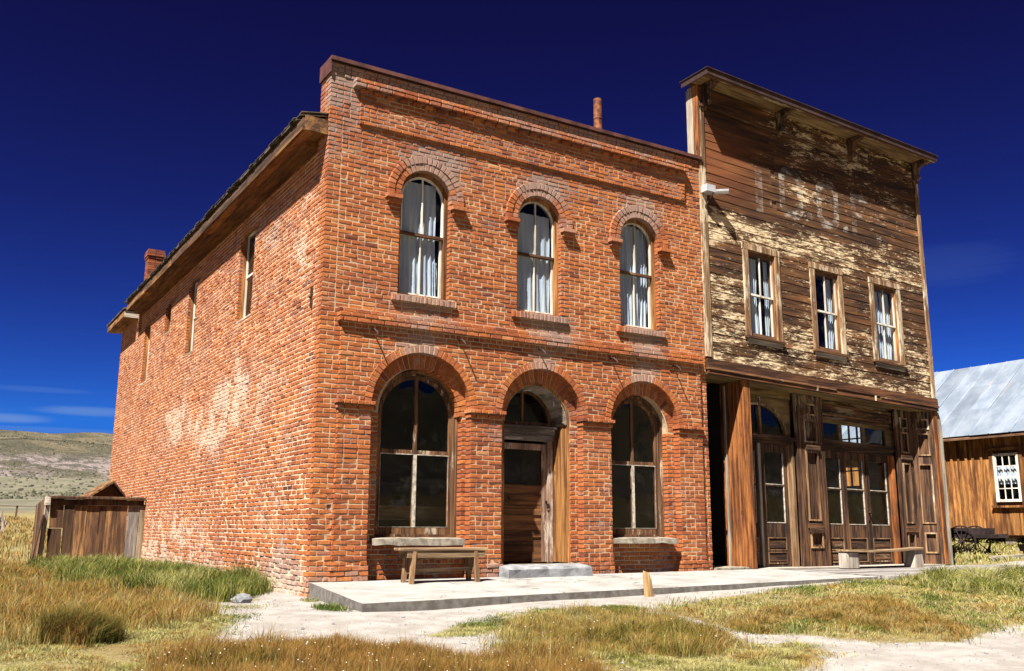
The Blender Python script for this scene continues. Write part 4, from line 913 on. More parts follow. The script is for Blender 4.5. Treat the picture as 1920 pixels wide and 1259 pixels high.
MB().add([(BX-.34, -6.3, 3.39), (BX+3, -6.3, 5.98), (BX+3, 9.8, 5.98), (BX-.34, 9.8, 3.39), (BX+6.4, -6.3, 3.39), (BX+6.4, 9.8, 3.39), (BX-.34, -6.3, 3.34), (BX+3, -6.3, 5.93), (BX+3, 9.8, 5.93), (BX-.34, 9.8, 3.34), (BX+6.4, -6.3, 3.34), (BX+6.4, 9.8, 3.34)],
         [(0, 1, 2, 3), (1, 4, 5, 2), (6, 9, 8, 7), (7, 8, 11, 10), (0, 3, 9, 6), (4, 10, 11, 5), (0, 6, 7, 1), (1, 7, 10, 4), (3, 2, 8, 9), (2, 5, 11, 8)]).build('roof_deck', MBODY, BN)
SX = lambda u, n, z: (BX-n, u, z)
bw = MB(SX).plate(rect(wy0, wy1, wz0, wz1), [rect(wy0+.05, wy1-.05, wz0+.05, wz1-.05)], -.02, .05).build('window', MWHITE, BN)
gx = (wy1-wy0-.14)/3; zs_ = [(wz0+.07, wz0+.36), (wz0+.385, wz0+.66), (wz0+.72, wz0+.99), (wz0+1.015, wz1-.07)]
MB(SX).plate(rect(wy0+.05, wy1-.05, wz0+.05, wz1-.05), [rect(wy0+.07+i*gx+.01, wy0+.07+(i+1)*gx-.01, a, b) for i in range(3) for a, b in zs_], .0, .03).build('sash', MWHITE, bw)
MB(SX).box(wy0+.06, wy1-.06, .012, .016, wz0+.06, wz1-.06).build('pane', MGLASS, bw)
cu = MB(SX); cloth(cu, wy0+.06, wy1-.06, wz0+.5, wz0+1.02, -.06, fold=6, amp=.02); cu.build('curtain', MCURT, bw, smooth=True)
MB(SX).box(wy0-.12, wy0-.005, .02, .05, wz0-.1, wz1+.1).box(wy1+.005, wy1+.12, .02, .05, wz0-.1, wz1+.1).box(wy0-.16, wy1+.16, .02, .09, wz1+.1, wz1+.16).box(wy0-.14, wy1+.14, .02, .10, wz0-.16, wz0-.1).build('window_casing', MBARN, BN)
# ------------------------------------------------------------------ sidewalk and boardwalk
def conc():
    m, nt, b = mat('concrete'); P = pos(nt); n = NOI(nt, P, 1.6, 6., .65); n2 = NOI(nt, P, 60., 4., .7)
    c = MIX(nt, STEP(nt, n, .35, .65), (.225, .218, .205), (.31, .30, .285)); c = MIX(nt, STEP(nt, n2, .55, .75), c, (.20, .185, .165)); st_ = NOI(nt, mapv(nt, P, (.9, 1.6, 1)), 1., 7., .75); c = MIX(nt, STEP(nt, st_, .52, .66), c, MIX(nt, 1., c, (.74, .72, .69), 'MULTIPLY')); vv = N(nt, 'ShaderNodeTexVoronoi', feature='DISTANCE_TO_EDGE'); vv.inputs['Scale'].default_value = .55; dv = V_(nt, 'ADD', P, mapv(nt, N(nt, 'ShaderNodeTexNoise').outputs['Color'], (.9, .9, .9))); nt.links.new(dv, vv.inputs['Vector']); c = MIX(nt, STEP(nt, vv.outputs['Distance'], .006, .002), c, (.10, .09, .08))
    nt.links.new(c, b.inputs['Base Color']); b.inputs['Roughness'].default_value = .9; bump(nt, b, M_(nt, 'ADD', n2, n), .5, .008); return m
MCONC = conc()
MEDGE = simple('shaded_slab_edge', (.13, .115, .10), .95, 0, .25, 9., 1., (.17, .155, .138))  # slab sides: weathered tone with the edge's shade put into the colour
SWK = bpy.data.objects.new('sidewalk', None); COL.objects.link(SWK); SWK['kind'] = 'structure'; ROOTS['sidewalk'] = Vector((0, 0, 0))
L0, L1 = [-.02, -.05], [-.31, -2.60]; 
def slab_pt(x, t):   # t 0 back .. 1 front
    s = max(0, min(1, x/8.4)); yb = -.052; yf = -2.60+.22*s; z = (.0+.03*s)*(1-t)+(-.098+.085*s)*t
    xo = -.29*t*(1-s)
    return (x+xo, yb+(yf-yb)*t, z)
xs = [-.0, 1.9, 4.85, 7.3, 8.9]
for a, b in zip(xs, xs[1:]):
    V = []; F = []; nu, nv = 12, 8; a += .004; b -= .004
    for j in range(nv+1):
        for i in range(nu+1):
            x, y, z = slab_pt(a+(b-a)*i/nu, j/nv)
            if j == nv: y += random.uniform(-.006, .006)
            V.append((x, y, z+random.uniform(-.002, .002)))
    for j in range(nv):
        for i in range(nu): k = j*(nu+1)+i; F.append((k, k+1, k+nu+2, k+nu+1))
    per = [i for i in range(nu+1)]+[j*(nu+1)+nu for j in range(1, nv+1)]+[nv*(nu+1)+i for i in range(nu-1, -1, -1)]+[j*(nu+1) for j in range(nv-1, 0, -1)]
    base = len(V)
    for p in per: V.append((V[p][0]+random.uniform(-.01, .01), V[p][1], V[p][2]-.22))
    n = len(per)
    for i in range(n): F.append((per[i], per[(i+1) % n], base+(i+1) % n, base+i))
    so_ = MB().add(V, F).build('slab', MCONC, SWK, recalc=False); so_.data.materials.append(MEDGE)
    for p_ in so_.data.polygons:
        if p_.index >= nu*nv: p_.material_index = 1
MPLK = wood('boardwalk_plank', (.15, .135, .125), (.30, .28, .265), 'x', 16, None, objvar=.35)
BWK = bpy.data.objects.new('boardwalk', None); COL.objects.link(BWK); BWK['kind'] = 'structure'; ROOTS['boardwalk'] = Vector((0, 0, 0))
for i in range(11):
    y = -.62-(i)*.185 if i else -.62; x = 8.95+random.uniform(0, .3)
    if i < 1: x = 8.92
    while x < 22:
        l = random.uniform(3.2, 4.6); MB().box(x, min(x+l-.012, 22.1), y-.175, y, -.05, .0+random.uniform(-.004, .006), .003).build('plank', MPLK, BWK); x += l
for i in range(3):
    y = -.06-i*.186; x = 8.92
    while x < 22: l = random.uniform(3.2, 4.6); MB().box(x, min(x+l-.012, 22.1), y-.178, y, -.05, .004+random.uniform(-.003, .004), .003).build('plank', MPLK, BWK); x += l
MB().box(8.93, 22.1, -2.64, -2.60, -.3, -.052).build('skirt_board', MPLK, BWK); MB().box(8.93, 8.97, -2.60, -.05, -.3, -.052).build('skirt_board', MPLK, BWK)
# concrete doorstep with a worn cement lump
ds = MB(); V = []; F = []
prof = [(-.36, -.0), (-.36, .13), (-.33, .165), (.0, .185), (.1, .185), (.1, 0)]
xs = [3.02, 3.25, 3.5, 3.75, 4.0, 4.25, 4.58]
for i, x in enumerate(xs):
    for y, z in prof: V.append((x+random.uniform(-.01, .01), y+random.uniform(-.02, .02)*(y < 0), z+(random.uniform(-.012, .008) if z > 0 else 0)))
m_ = len(prof)
for i in range(len(xs)-1):
    for j in range(m_): F.append((m_*i+j, m_*i+(j+1) % m_, m_*i+m_+(j+1) % m_, m_*i+m_+j))
F += [tuple(range(m_)), tuple(range(m_*(len(xs)-1), m_*len(xs)))[::-1]]
ds.add(V, F).build('doorstep', MCEM, None, 'worn grey cement step below the arched doorway', 'step')
# ------------------------------------------------------------------ plank bench under the left window
MBEN = wood('bench_wood', (.16, .10, .055), (.36, .25, .14), 'x', 22, None, objvar=.2)
MBENZ = wood('bench_leg_wood', (.13, .07, .035), (.30, .18, .09), 'z', 22, None, objvar=.3)
bn = thing('wooden_bench', (1.78, -.55, -.02), 'weathered plank bench standing below the left shop window', 'bench')
bz = -.03
MB().cbox(1.08, 2.44, -.72, -.42, bz+.455, bz+.495, .008).build('seat', MBEN, bn)
MB().cbox(1.16, 2.40, -.705, -.68, bz+.36, bz+.452, .004).build('apron', MBEN, bn)
MB().cbox(1.16, 2.40, -.46, -.435, bz+.36, bz+.452, .004).build('apron', MBEN, bn)
for s, x in ((-1, 1.27), (1, 2.24)):
    for yy in (-.68, -.46): MB().beam((x, yy, bz+.45), (x+s*.04, yy+(-.02 if yy < -.5 else .02), bz+.0), .075, .05, (1, 0, 0)).build('leg', MBENZ, bn)
    MB().cbox(x-.012, x+.012, -.655, -.49, bz+.14, bz+.36, .004).build('leg_board', MBENZ, bn)
MB().beam((1.28, -.57, bz+.18), (2.26, -.57, bz+.20), .03, .05).build('stretcher', MBEN, bn)
# bench on two blocks, right
MBLK = wood('bleached_block', (.24, .20, .16), (.40, .36, .31), 'z', 14, (.48, .27, .10), .36, pscale=(6, 6, 4), objvar=.1)
b2 = thing('block_bench', (11.7, -.25, 0), 'thin plank laid across two pale timber blocks before the wooden storefront', 'bench')
V = []; F = []
for i in range(11):
    t = i/10; x = 10.62+(12.92-10.62)*t; z = .335-.035*math.sin(math.pi*t)+.03*t
    V += [(x, -.42, z), (x, -.12, z), (x, -.12, z+.035), (x, -.42, z+.035)]
for i in range(10):
    for j in range(4): F.append((4*i+j, 4*i+(j+1) % 4, 4*i+4+(j+1) % 4, 4*i+4+j))
F += [(0, 1, 2, 3), (40, 43, 42, 41)]
MB().add(V, F).build('seat', MBEN, b2)
MB().cbox(10.64, 10.98, -.38, -.14, .0, .325, .02).build('support_block', MBLK, b2)
MB().add([(12.62, -.40, .0), (12.93, -.40, .0), (12.93, -.14, .0), (12.62, -.14, .0), (12.70, -.38, .35), (12.90, -.38, .35), (12.90, -.16, .35), (12.70, -.16, .35)], [(0, 1, 2, 3), (4, 5, 6, 7), (0, 1, 5, 4), (1, 2, 6, 5), (2, 3, 7, 6), (3, 0, 4, 7)]).build('support_block', MBLK, b2)
# splintered post
MSTK = wood('splintered_wood', (.28, .17, .07), (.50, .36, .18), 'z', 20, None)
st = MB(); V = []; F = []
for j, (z, r) in enumerate(((-.3, .075), (-.05, .07), (.08, .066), (.13, .06))):
    for k in range(8):
        a = 2*math.pi*k/8; x = 3.80+r*math.cos(a)-.012*j; yy = -2.68+r*.7*math.sin(a)
        V.append((x, yy, z+(.06*math.cos(a+2.2)+random.uniform(-.03, .03) if j == 3 else 0)))
for j in range(3):
    for k in range(8): F.append((8*j+k, 8*j+(k+1) % 8, 8*j+8+(k+1) % 8, 8*j+8+k))
V.append((3.78, -2.68, .13)); F += [(24+k, 24+(k+1) % 8, 32) for k in range(8)]
for v in range(len(V)): V[v] = (V[v][0], V[v][1]-.0, V[v][2])
st.add([(x, y-.72, z) for x, y, z in V] if False else V, F).build('post_stump', MSTK, None, 'short splintered wooden post beside the edge of the pale sidewalk', 'post')
# ------------------------------------------------------------------ rocks
def rock(loc, s, name='rock', label=None, seed=0, m=MCEM, group=None, sq=.7):
    bm = bmesh.new(); bmesh.ops.create_icosphere(bm, subdivisions=2, radius=1)
    for v in bm.verts:
        d = 1+.35*noise.noise(v.co*1.3+Vector((seed*7.7, 0, 0)))+.15*noise.noise(v.co*3.1+Vector((seed*3, 0, 0)))
        v.co = Vector((v.co.x*s*d*1.25+loc[0], v.co.y*s*d+loc[1], v.co.z*s*d*sq+loc[2]))
    mb = MB(); bm.verts.index_update(); mb.add([tuple(v.co) for v in bm.verts], [tuple(v.index for v in f.verts) for f in bm.faces]); bm.free()
    return mb.build(name, m, None, label, 'rock' if label else None, group)
rock((-1.03, -.44, -.16), .095, label='pale grey rock lying where the gravel meets the grass', seed=1)
rock((-.86, .05, -.17), .075, label='small tan rock just behind the pale grey rock', seed=2, m=MSTONE)
rock((1.85, 1.15, 1.12), .11, 'stone_lump', 'rounded pale stone lump on the table inside the left shop window', 5, MBLK)
rock((1.35, 1.2, 1.10), .06, 'stone_lump', 'small pale stone on the left part of the table inside the shop window', 6, MBLK)
for o_ in ('stone_lump', 'stone_lump.001'): bpy.data.objects[o_]['category'] = 'stone'
# ------------------------------------------------------------------ cart
MCART = simple('cart_wood', (.022, .013, .013), .8, 0, .35, 8.)
ct = thing('hand_cart', (18.2, 1.6, .05), 'dark old cart with a spoked wheel in front of the barn', 'cart')
def wheel(x, y, z, R):
    w = MB(); k = 28; V = []; F = []
    for i in range(k):
        a = 2*math.pi*i/k
        for rr, xx in ((R, -.02), (R, .02), (R-.035, .02), (R-.035, -.02)): V.append((x+xx, y+rr*math.cos(a), z+rr*math.sin(a)))
    for i in range(k):
        for j in range(4): F.append((4*i+j, 4*i+(j+1) % 4, (4*((i+1) % k))+(j+1) % 4, 4*((i+1) % k)+j))
    w = w.add(V, F).build('wheel', MCART, ct)
    for i in range(12):
        a = 2*math.pi*i/12+.1; MB().beam((x, y+.05*math.cos(a), z+.05*math.sin(a)), (x, y+(R-.03)*math.cos(a), z+(R-.03)*math.sin(a)), .018, .02, (1, 0, 0)).build('spoke', MCART, w)
    MB().tube([(x-.07, y, z), (x+.05, y, z)], .055, 10).build('hub', MIRON, w)
wheel(18.0, 2.08, .47, .40); wheel(18.62, 2.08, .47, .40)
MB().box(18.1, 18.53, 1.5, 2.45, .60, .80, .01).build('cart_bed', MCART, ct)
MB().box(18.05, 18.13, 1.15, 2.4, .56, .64, .01).build('shaft', MCART, ct); MB().box(18.47, 18.54, 1.15, 2.4, .56, .66, .01).build('shaft', MCART, ct)
MB().tube([(17.95, 2.08, .47), (18.67, 2.08, .47)], .03, 8).build('axle', MIRON, ct)
tb = thing('iron_trough', (18.25, .3, .08), 'low dark trough on the grass at the right edge near the barn', 'trough')
MB().box(18.0, 18.08, .12, .5, .08, .259).build('skid', MCART, tb); MB().box(18.42, 18.5, .12, .5, .08, .259).build('skid', MCART, tb)
MB().plate([(17.98, .26), (18.52, .26), (18.62, .43), (17.88, .43)], [], .05, .56).build('trough_body', MCART, tb)
tb2 = MB().beam((16.9, .6, .09), (20.8, .2, .23), .12, .12); tb2.build('timber_beam', MGREYW, None, 'long grey timber lying on the ground between boardwalk and barn', 'timber')
# ------------------------------------------------------------------ plank shed at the left
MSHED = wood('shed_plank', (.055, .026, .013), (.165, .082, .036), 'z', 16, None, objvar=1.0)
sh_ = thing('plank_shed', (-1.05, 12.6, -.2), 'low shed of dark vertical planks against the far end of the brick side wall', 'shed')
gs = -.25; x = -2.08; ws = [.30, .02, .24, .27, .16, .22, .30, .26, .24]
MSHT = wood('shed_brown_plank', (.09, .042, .019), (.30, .155, .062), 'z', 16, None, objvar=.6, knots=True)
cols = [MSHED, MSHED, MSHT, MSHED, MSHED, MSHT, MSHED, MGREYW, wood('shed_tan_plank', (.22, .15, .09), (.42, .32, .20), 'z', 16, None)]
ws = [.30, .24, .26, .27, .14, .24, .24, .26, .22]
MGZ = wood('shed_grey_plank', (.17, .14, .12), (.34, .30, .27), 'z', 18, None); cols[7] = MGZ
for i, w in enumerate(ws):
    lean = .03*(i/8-.5)
    zt = 1.36-.012*i+random.uniform(-.015, .01)
    def pl(z0, z1, n, a=x, b=x+w-.014): MB().add([(a-lean, 11.62-n, z0), (b-lean, 11.62-n, z0), (b+lean, 11.62-n, z1), (a+lean, 11.62-n, z1), (a-lean, 11.65-n, z0), (b-lean, 11.65-n, z0), (b+lean, 11.65-n, z1), (a+lean, 11.65-n, z1)], [(0, 1, 2, 3), (7, 6, 5, 4), (0, 4, 5, 1), (1, 5, 6, 2), (2, 6, 7, 3), (3, 7, 4, 0)]).build('plank', cols[i], sh_)
    if i == 0: pl(.70, zt, random.uniform(0, .02)); pl(gs, .69, .03)
    else: pl(gs, zt, random.uniform(-.01, .02))
    x += w
MB().cbox(-2.14, -.02, 11.52, 11.61, 1.36, 1.43, .012).build('top_rail', MSHED, sh_)
MB().box(-2.12, -.04, 11.575, 11.61, 1.22, 1.355, .004).build('rail_board', MSHED, sh_)
MB().beam((-2.22, 11.60, gs), (-2.14, 11.62, 1.42), .06, .09).build('corner_post', MGZ, sh_)
MB().box(-2.22, -2.10, 11.50, 11.60, 1.22, 1.40, .01).build('corner_block', MGREYW, sh_)
for i in range(7): MB().box(-2.20, -2.17, 11.7+i*.28, 11.7+i*.28+.265, gs, 1.38-.02*i, .005).build('plank', cols[i], sh_)
MB().beam((-2.40, 11.55, gs), (-2.22, 11.55, 1.0), .03, .16, (0, 1, 0)).build('leaning_board', MSHED, sh_)
MB().box(-2.1, -.05, 11.7, 13.6, 1.28, 1.33, .0).build('shed_roof', MSHED, sh_)
cb = thing('slanted_hatch', (-.7, 15.2, 0), 'slanted plank roof of a small hatch behind the shed beside the brick wall', 'hatch')
MB().add([(-1.25, 14.2, 1.30), (-.35, 14.2, 1.93), (-.35, 16.2, 1.93), (-1.25, 16.2, 1.30), (-1.25, 14.2, 1.24), (-.35, 14.2, 1.87), (-.35, 16.2, 1.87), (-1.25, 16.2, 1.24)], [(0, 1, 2, 3), (7, 6, 5, 4), (0, 4, 5, 1), (1, 5, 6, 2), (2, 6, 7, 3), (3, 7, 4, 0)]).build('roof_plank', MTIM, cb)
MB().add([(-.35, 14.2, 1.93), (-.03, 14.2, 1.55), (-.03, 16.2, 1.55), (-.35, 16.2, 1.93), (-.35, 14.2, 1.87), (-.03, 14.2, 1.49), (-.03, 16.2, 1.49), (-.35, 16.2, 1.87)], [(0, 1, 2, 3), (7, 6, 5, 4), (0, 4, 5, 1), (1, 5, 6, 2), (2, 6, 7, 3), (3, 7, 4, 0)]).build('roof_plank', MSHED, cb)
MB().plate([(-1.15, -.2), (-.04, -.2), (-.04, 1.5), (-.35, 1.84), (-1.15, 1.27)], [], -16.1, -14.5).build('hatch_body', MDARK, cb) if False else MB(FRONT).plate([(-1.15, -.2), (-.04, -.2), (-.04, 1.48), (-.35, 1.84), (-1.15, 1.24)], [], -16.1, -14.5).build('hatch_body', MBODY, cb)
# ------------------------------------------------------------------ terrain
def sm(t): t = max(0., min(1., t)); return t*t*(3-2*t)
PROF = [(0, 0), (13, 0), (30, .75), (45, 1.45), (137, 5.0), (206, 11.2), (332, 25), (434, 37), (560, 50), (650, 54), (900, 40), (2500, 30)]
def prof(d):
    for (a, ha), (b, hb) in zip(PROF, PROF[1:]):
        if d < b: t = (d-a)/(b-a); return ha+(hb-ha)*t
    return 30
def hgt(x, y):
    z = -.2-.055*max(0, -3-y)
    z = max(z, -.72)+.13*sm(x/8.5)*(1-sm((-y-5)/5))
    d = math.hypot(x+0, y+2)-0
    dd = max(0, math.hypot(max(0, abs(x-6)-9), max(0, y-0 if y > 0 else -y-14)))
    rad = math.hypot(x+4.6, y+12.9)
    pb = prof(max(0, rad-14) if rad < 60 else rad-14+14*sm((rad-60)/60))
    rr_ = math.hypot(x, y)+1e-6; dt = max(0, (x*.2-y*.98)/rr_)**8; pb *= 1+1.0*dt*sm((rad-150)/300)
    if y < -10: pb *= sm((-10-y)/40) if y > -50 else 1
    n = noise.noise(Vector((x*.006, y*.006, 3)))*1.0+noise.noise(Vector((x*.02, y*.02, 1)))*.3-abs(noise.noise(Vector((x*.011+3, y*.008, 9))))*1.1+.2
    k = sm((rad-90)/400)
    z += pb*(1+n*.16*k)*(1 if y > 0 or rad > 60 else sm((rad-20)/40))+k*noise.noise(Vector((x*.05, y*.05, 7)))*1.2
    z += .28*sm((x-13.5)/7)*sm((y+4)/3)*(1-sm((rad-60)/30))
    # keep the built plot level
    plot = sm((x+1.2)/1.2)*sm((16.5-x)/2)*sm((17.5-y)/3)*sm((y+3)/1.5)
    if plot > 0: z = z*(1-plot)+(-.2+.13*sm(x/8.5))*plot
    near = 1-sm((rad-40)/30)
    if near > 0 and plot < .5: z += near*(noise.noise(Vector((x*.9, y*.9, 0)))*.022+noise.noise(Vector((x*.3, y*.3, 5)))*.03)
    return z
POLY = dict(
T1=[[-3.28,-5.82],[-2.92,-4.86],[-2.49,-4.46],[-2.04,-4.44],[-1.32,-4.61],[-0.93,-5.11],[-0.51,-5.66],[-0.04,-5.85],[0.05,-6.41],[-0.17,-7.11],[-1.2,-6.9],[-2.4,-6.4]],
T2=[[-3.2,12.6],[-2.6,10.5],[-2.42,6.83],[-1.71,2.98],[-1.74,-0.02],[-1.89,-2.42],[-2.4,-3.04],[-3.07,-3.32],[-3.72,-3.81],[-4.6,-4.01],[-7,-2.5],[-7,12.6]],
G1=[[-2.3,12.2],[-.05,11.4],[-.05,6.99],[-0.08,1.4],[-0.75,0.25],[-1.09,-0.37],[-1.74,-0.02],[-2.21,2.27],[-2.6,5.89]],
D1=[[-3.6,-3.25],[-3.12,-3.25],[-3.05,-3.76],[-3.38,-3.95],[-3.65,-3.74]],
S1=[[-4.5,-5.41],[-4.5,-3.25],[-3.07,-3.32],[-1.73,-1.8],[-1.87,-2.76],[-2.36,-3.88],[-2.71,-4.45],[-3.05,-5.14],[-3.34,-6.3],[-4.2,-6.5]],
S2=[[-1.45,-0.2],[-0.64,0.46],[-1.31,-2.02],[-2.27,-3.91],[-2.21,-3.3]],
C1=[[-0.34,-4.27],[0.63,-3.67],[1.59,-3.24],[2.92,-3.36],[2.86,-3.73],[1.77,-4.05],[0.67,-4.26],[0.03,-4.61],[-0.32,-4.51]],
M1=[[-0.06,-5.17],[0.49,-4.55],[1.14,-4.04],[1.9,-3.87],[2.54,-4.31],[2.3,-5.19],[2.19,-5.98],[1.57,-6.2],[0.87,-6.07],[0.35,-5.6],[-0.17,-5.53]],
B1=[[-0.51,-5.66],[0.35,-5.6],[1.67,-6.09],[2.87,-6.08],[2.7,-6.62],[1.39,-7.13],[0.47,-7.36],[-0.39,-7.02],[-0.08,-5.82]],
R1=[[3.0,-3.77],[4.42,-3.3],[5.72,-3.0],[8.13,-2.75],[12.29,-2.75],[16.92,-2.8],[22,-2.8],[22,-6],[12,-6.3],[7.26,-6.29],[5.89,-6.45],[4.39,-6.79],[3.55,-6.49],[3.15,-5.84],[2.86,-5.39],[2.83,-4.61]],
R2=[[2.97,-5.04],[4.1,-4.59],[5.26,-4.47],[5.83,-4.67],[5.53,-5.5],[5.06,-6.35],[4.33,-6.77],[4.28,-6.26],[4.18,-5.66],[3.43,-5.59],[2.83,-5.56]],
R3=[[9.0,-2.85],[12.0,-2.8],[16,-2.8],[16,-4.4],[9.58,-4.96],[8.6,-4.68],[8.0,-4.0]],
K1=[[-.42,-2.5],[-.30,-1.9],[-.52,-1.7],[-.62,-2.2]],
K2=[[-.12,-.9],[-.05,-.6],[-.25,-.5],[-.3,-.8]],
F1=[[-30,12],[-2.6,12.5],[-.6,17.8],[4,45],[-30,45]],
BG=[[14.6,-.1],[40,-.1],[40,22],[14.9,22]],
L1=[[-9,-6],[-4.5,-6],[-4.5,-2],[-7,-2],[-7,12],[-12,12]],
)
def inpoly(px, py, poly):
    ins = np.zeros(len(px), bool); j = len(poly)-1
    for i in range(len(poly)):
        xi, yi = poly[i]; xj, yj = poly[j]
        c = ((yi > py) != (yj > py)) & (px < (xj-xi)*(py-yi)/((yj-yi)+1e-12)+xi); ins ^= c; j = i
    return ins
# ground sheet: polar grid, dense near the camera's view
NR, NA = 230, 300
rad = np.concatenate([[0], np.geomspace(.6, 170, NR)])
ang = np.linspace(0, 2*np.pi, NA, endpoint=False)
GC = (0., -3.)
V = [(GC[0], GC[1], hgt(*GC))]
for r in rad[1:]:
    for a in ang: x = GC[0]+r*math.sin(a); y = GC[1]+r*math.cos(a); V.append((x, y, hgt(x, y)))
F = [(0, 1+i, 1+(i+1) % NA) for i in range(NA)]
for k in range(NR-1):
    b0 = 1+k*NA
    for i in range(NA): F.append((b0+i, b0+NA+i, b0+NA+(i+1) % NA, b0+(i+1) % NA))
VA = np.array(V); turf = np.zeros(len(V))
for k, p in POLY.items():
    if k in ('K1', 'K2'): continue
    wgt = {'S2': .3, 'C1': .7}.get(k, 1)
    for dx, dy in ((0, 0), (.15, 0), (-.15, 0), (0, .15), (0, -.15)): turf = np.maximum(turf, 0); turf += inpoly(VA[:, 0]+dx, VA[:, 1]+dy, p)*wgt*.2
turf = np.clip(turf, 0, 1); dist = np.hypot(VA[:, 0], VA[:, 1]+3); turf = np.where(dist > 24, np.maximum(turf, np.clip((dist-24)/8, 0, 1)), turf)
turf = np.maximum(turf, np.clip((-8.2-VA[:, 1])/1.5, 0, 1))
def ground_mat():
    m, nt, b = mat('gravel_ground'); P = pos(nt); t = attr(nt, 'turf')
    n1 = NOI(nt, P, 3.0, 6., .65); n2 = NOI(nt, P, 45., 5., .75); n3 = NOI(nt, P, 140., 3., .6)
    c = MIX(nt, STEP(nt, n1, .38, .62), (.245, .222, .20), (.325, .305, .285)); c = MIX(nt, STEP(nt, n2, .58, .72), c, (.13, .105, .085)); c = MIX(nt, STEP(nt, n3, .62, .72), c, (.36, .34, .31))
    s = NOI(nt, P, 7., 5., .7); tt = STEP(nt, M_(nt, 'ADD', t, M_(nt, 'MULTIPLY', M_(nt, 'SUBTRACT', s, .5), .9)), .35, .75)
    far = MIX(nt, STEP(nt, NOI(nt, P, .35, 5., .7), .4, .6), (.19, .125, .045), (.24, .20, .085)); far = MIX(nt, STEP(nt, n2, .45, .6), far, (.11, .085, .035))
    s2 = N(nt, 'ShaderNodeSeparateXYZ'); nt.links.new(P, s2.inputs[0])
    sage = MIX(nt, STEP(nt, NOI(nt, P, .25, 6., .7), .45, .6), (.095, .088, .06), (.14, .128, .088))
    far = MIX(nt, STEP(nt, s2.outputs[1], 45., 60.), far, sage)
    c = MIX(nt, tt, c, far); nt.links.new(c, b.inputs['Base Color']); b.inputs['Roughness'].default_value = .95
    bump(nt, b, M_(nt, 'ADD', M_(nt, 'MULTIPLY', n2, .7), M_(nt, 'MULTIPLY', n3, .5)), .9, .02); return m
me = bpy.data.meshes.new('ground'); me.from_pydata(V, [], F); me.attributes.new('turf', 'FLOAT', 'POINT').data.foreach_set('value', turf.astype(np.float32)); me.shade_smooth()
me.materials.append(ground_mat()); g = bpy.data.objects.new('ground', me); COL.objects.link(g); g['kind'] = 'structure'
# hills
NR2, NA2 = 110, 420; rr = np.geomspace(165, 2600, NR2); V = []; 
for r in rr:
    for i in range(NA2):
        a = 2*math.pi*i/NA2; x = GC[0]+r*math.sin(a); y = GC[1]+r*math.cos(a)
        V.append((x, y, hgt(x, y)-(.15 if r < 168 else 0)))
F = []
for k in range(NR2-1):
    for i in range(NA2): F.append((k*NA2+i, k*NA2+NA2+i, k*NA2+NA2+(i+1) % NA2, k*NA2+(i+1) % NA2))
def hill_mat():
    m, nt, b = mat('sagebrush_hill'); P = pos(nt); s = N(nt, 'ShaderNodeSeparateXYZ'); nt.links.new(P, s.inputs[0]); Z = s.outputs[2]
    n1 = NOI(nt, mapv(nt, P, (.022, .009, .02)), 1., 6., .7, .8); n2 = NOI(nt, mapv(nt, P, (.34, .085, .2)), 1., 6., .75); n3 = NOI(nt, mapv(nt, P, (.08, .03, .05)), 1., 5., .65)
    c = MIX(nt, STEP(nt, n1, .42, .6), (.066, .060, .036), (.135, .11, .064)); c = MIX(nt, STEP(nt, n2, .52, .62), c, (.040, .038, .022))
    pk = M_(nt, 'MULTIPLY', M_(nt, 'MULTIPLY', STEP(nt, Z, 6., 9.), STEP(nt, Z, 22., 15.)), STEP(nt, n3, .40, .52))
    c = MIX(nt, pk, c, MIX(nt, STEP(nt, n2, .45, .55), (.235, .19, .18), (.085, .075, .06)))
    low = STEP(nt, Z, 9., 5.5); c = MIX(nt, M_(nt, 'MULTIPLY', low, .8), c, MIX(nt, STEP(nt, n2, .5, .62), (.125, .12, .092), (.07, .066, .045)))
    nt.links.new(c, b.inputs['Base Color']); bump(nt, b, n2, 1., 3.); return m
me = bpy.data.meshes.new('hills'); me.from_pydata(V, [], F); me.shade_smooth(); me.materials.append(hill_mat()); g = bpy.data.objects.new('hills', me); COL.objects.link(g); g['kind'] = 'structure'
# dirt tracks on the hill
MTRACK = simple('dirt_track', (.20, .17, .125), .95, 0, .15, .2, 0)
def track(pts, w):
    V = []; F = []; P = []
    for (a, b), (c, d) in zip(pts, pts[1:]):
        for i in range(14): t = i/14; P.append((a+(c-a)*t, b+(d-b)*t))
    P.append(pts[-1])
    for i, (x, y) in enumerate(P):
        q = P[min(i+1, len(P)-1)]; p = P[max(0, i-1)]; dx, dy = q[0]-p[0], q[1]-p[1]; l = math.hypot(dx, dy); ww = w*(1+.4*noise.noise(Vector((i*.3, 0, 0))))
        for s in (-1, 1): X, Y = x-dy/l*ww*s, y+dx/l*ww*s; V.append((X, Y, hgt(X, Y)+.35))
    for i in range(len(P)-1): F.append((2*i, 2*i+1, 2*i+3, 2*i+2))
    o = MB().add(V, F).build('dirt_track', MTRACK, None, kind='structure')
track([(14, 345), (28, 352), (40, 338), (56, 330), (75, 322)], 1.6)
track([(36, 250), (40, 243), (46, 238), (60, 232)], 1.3)
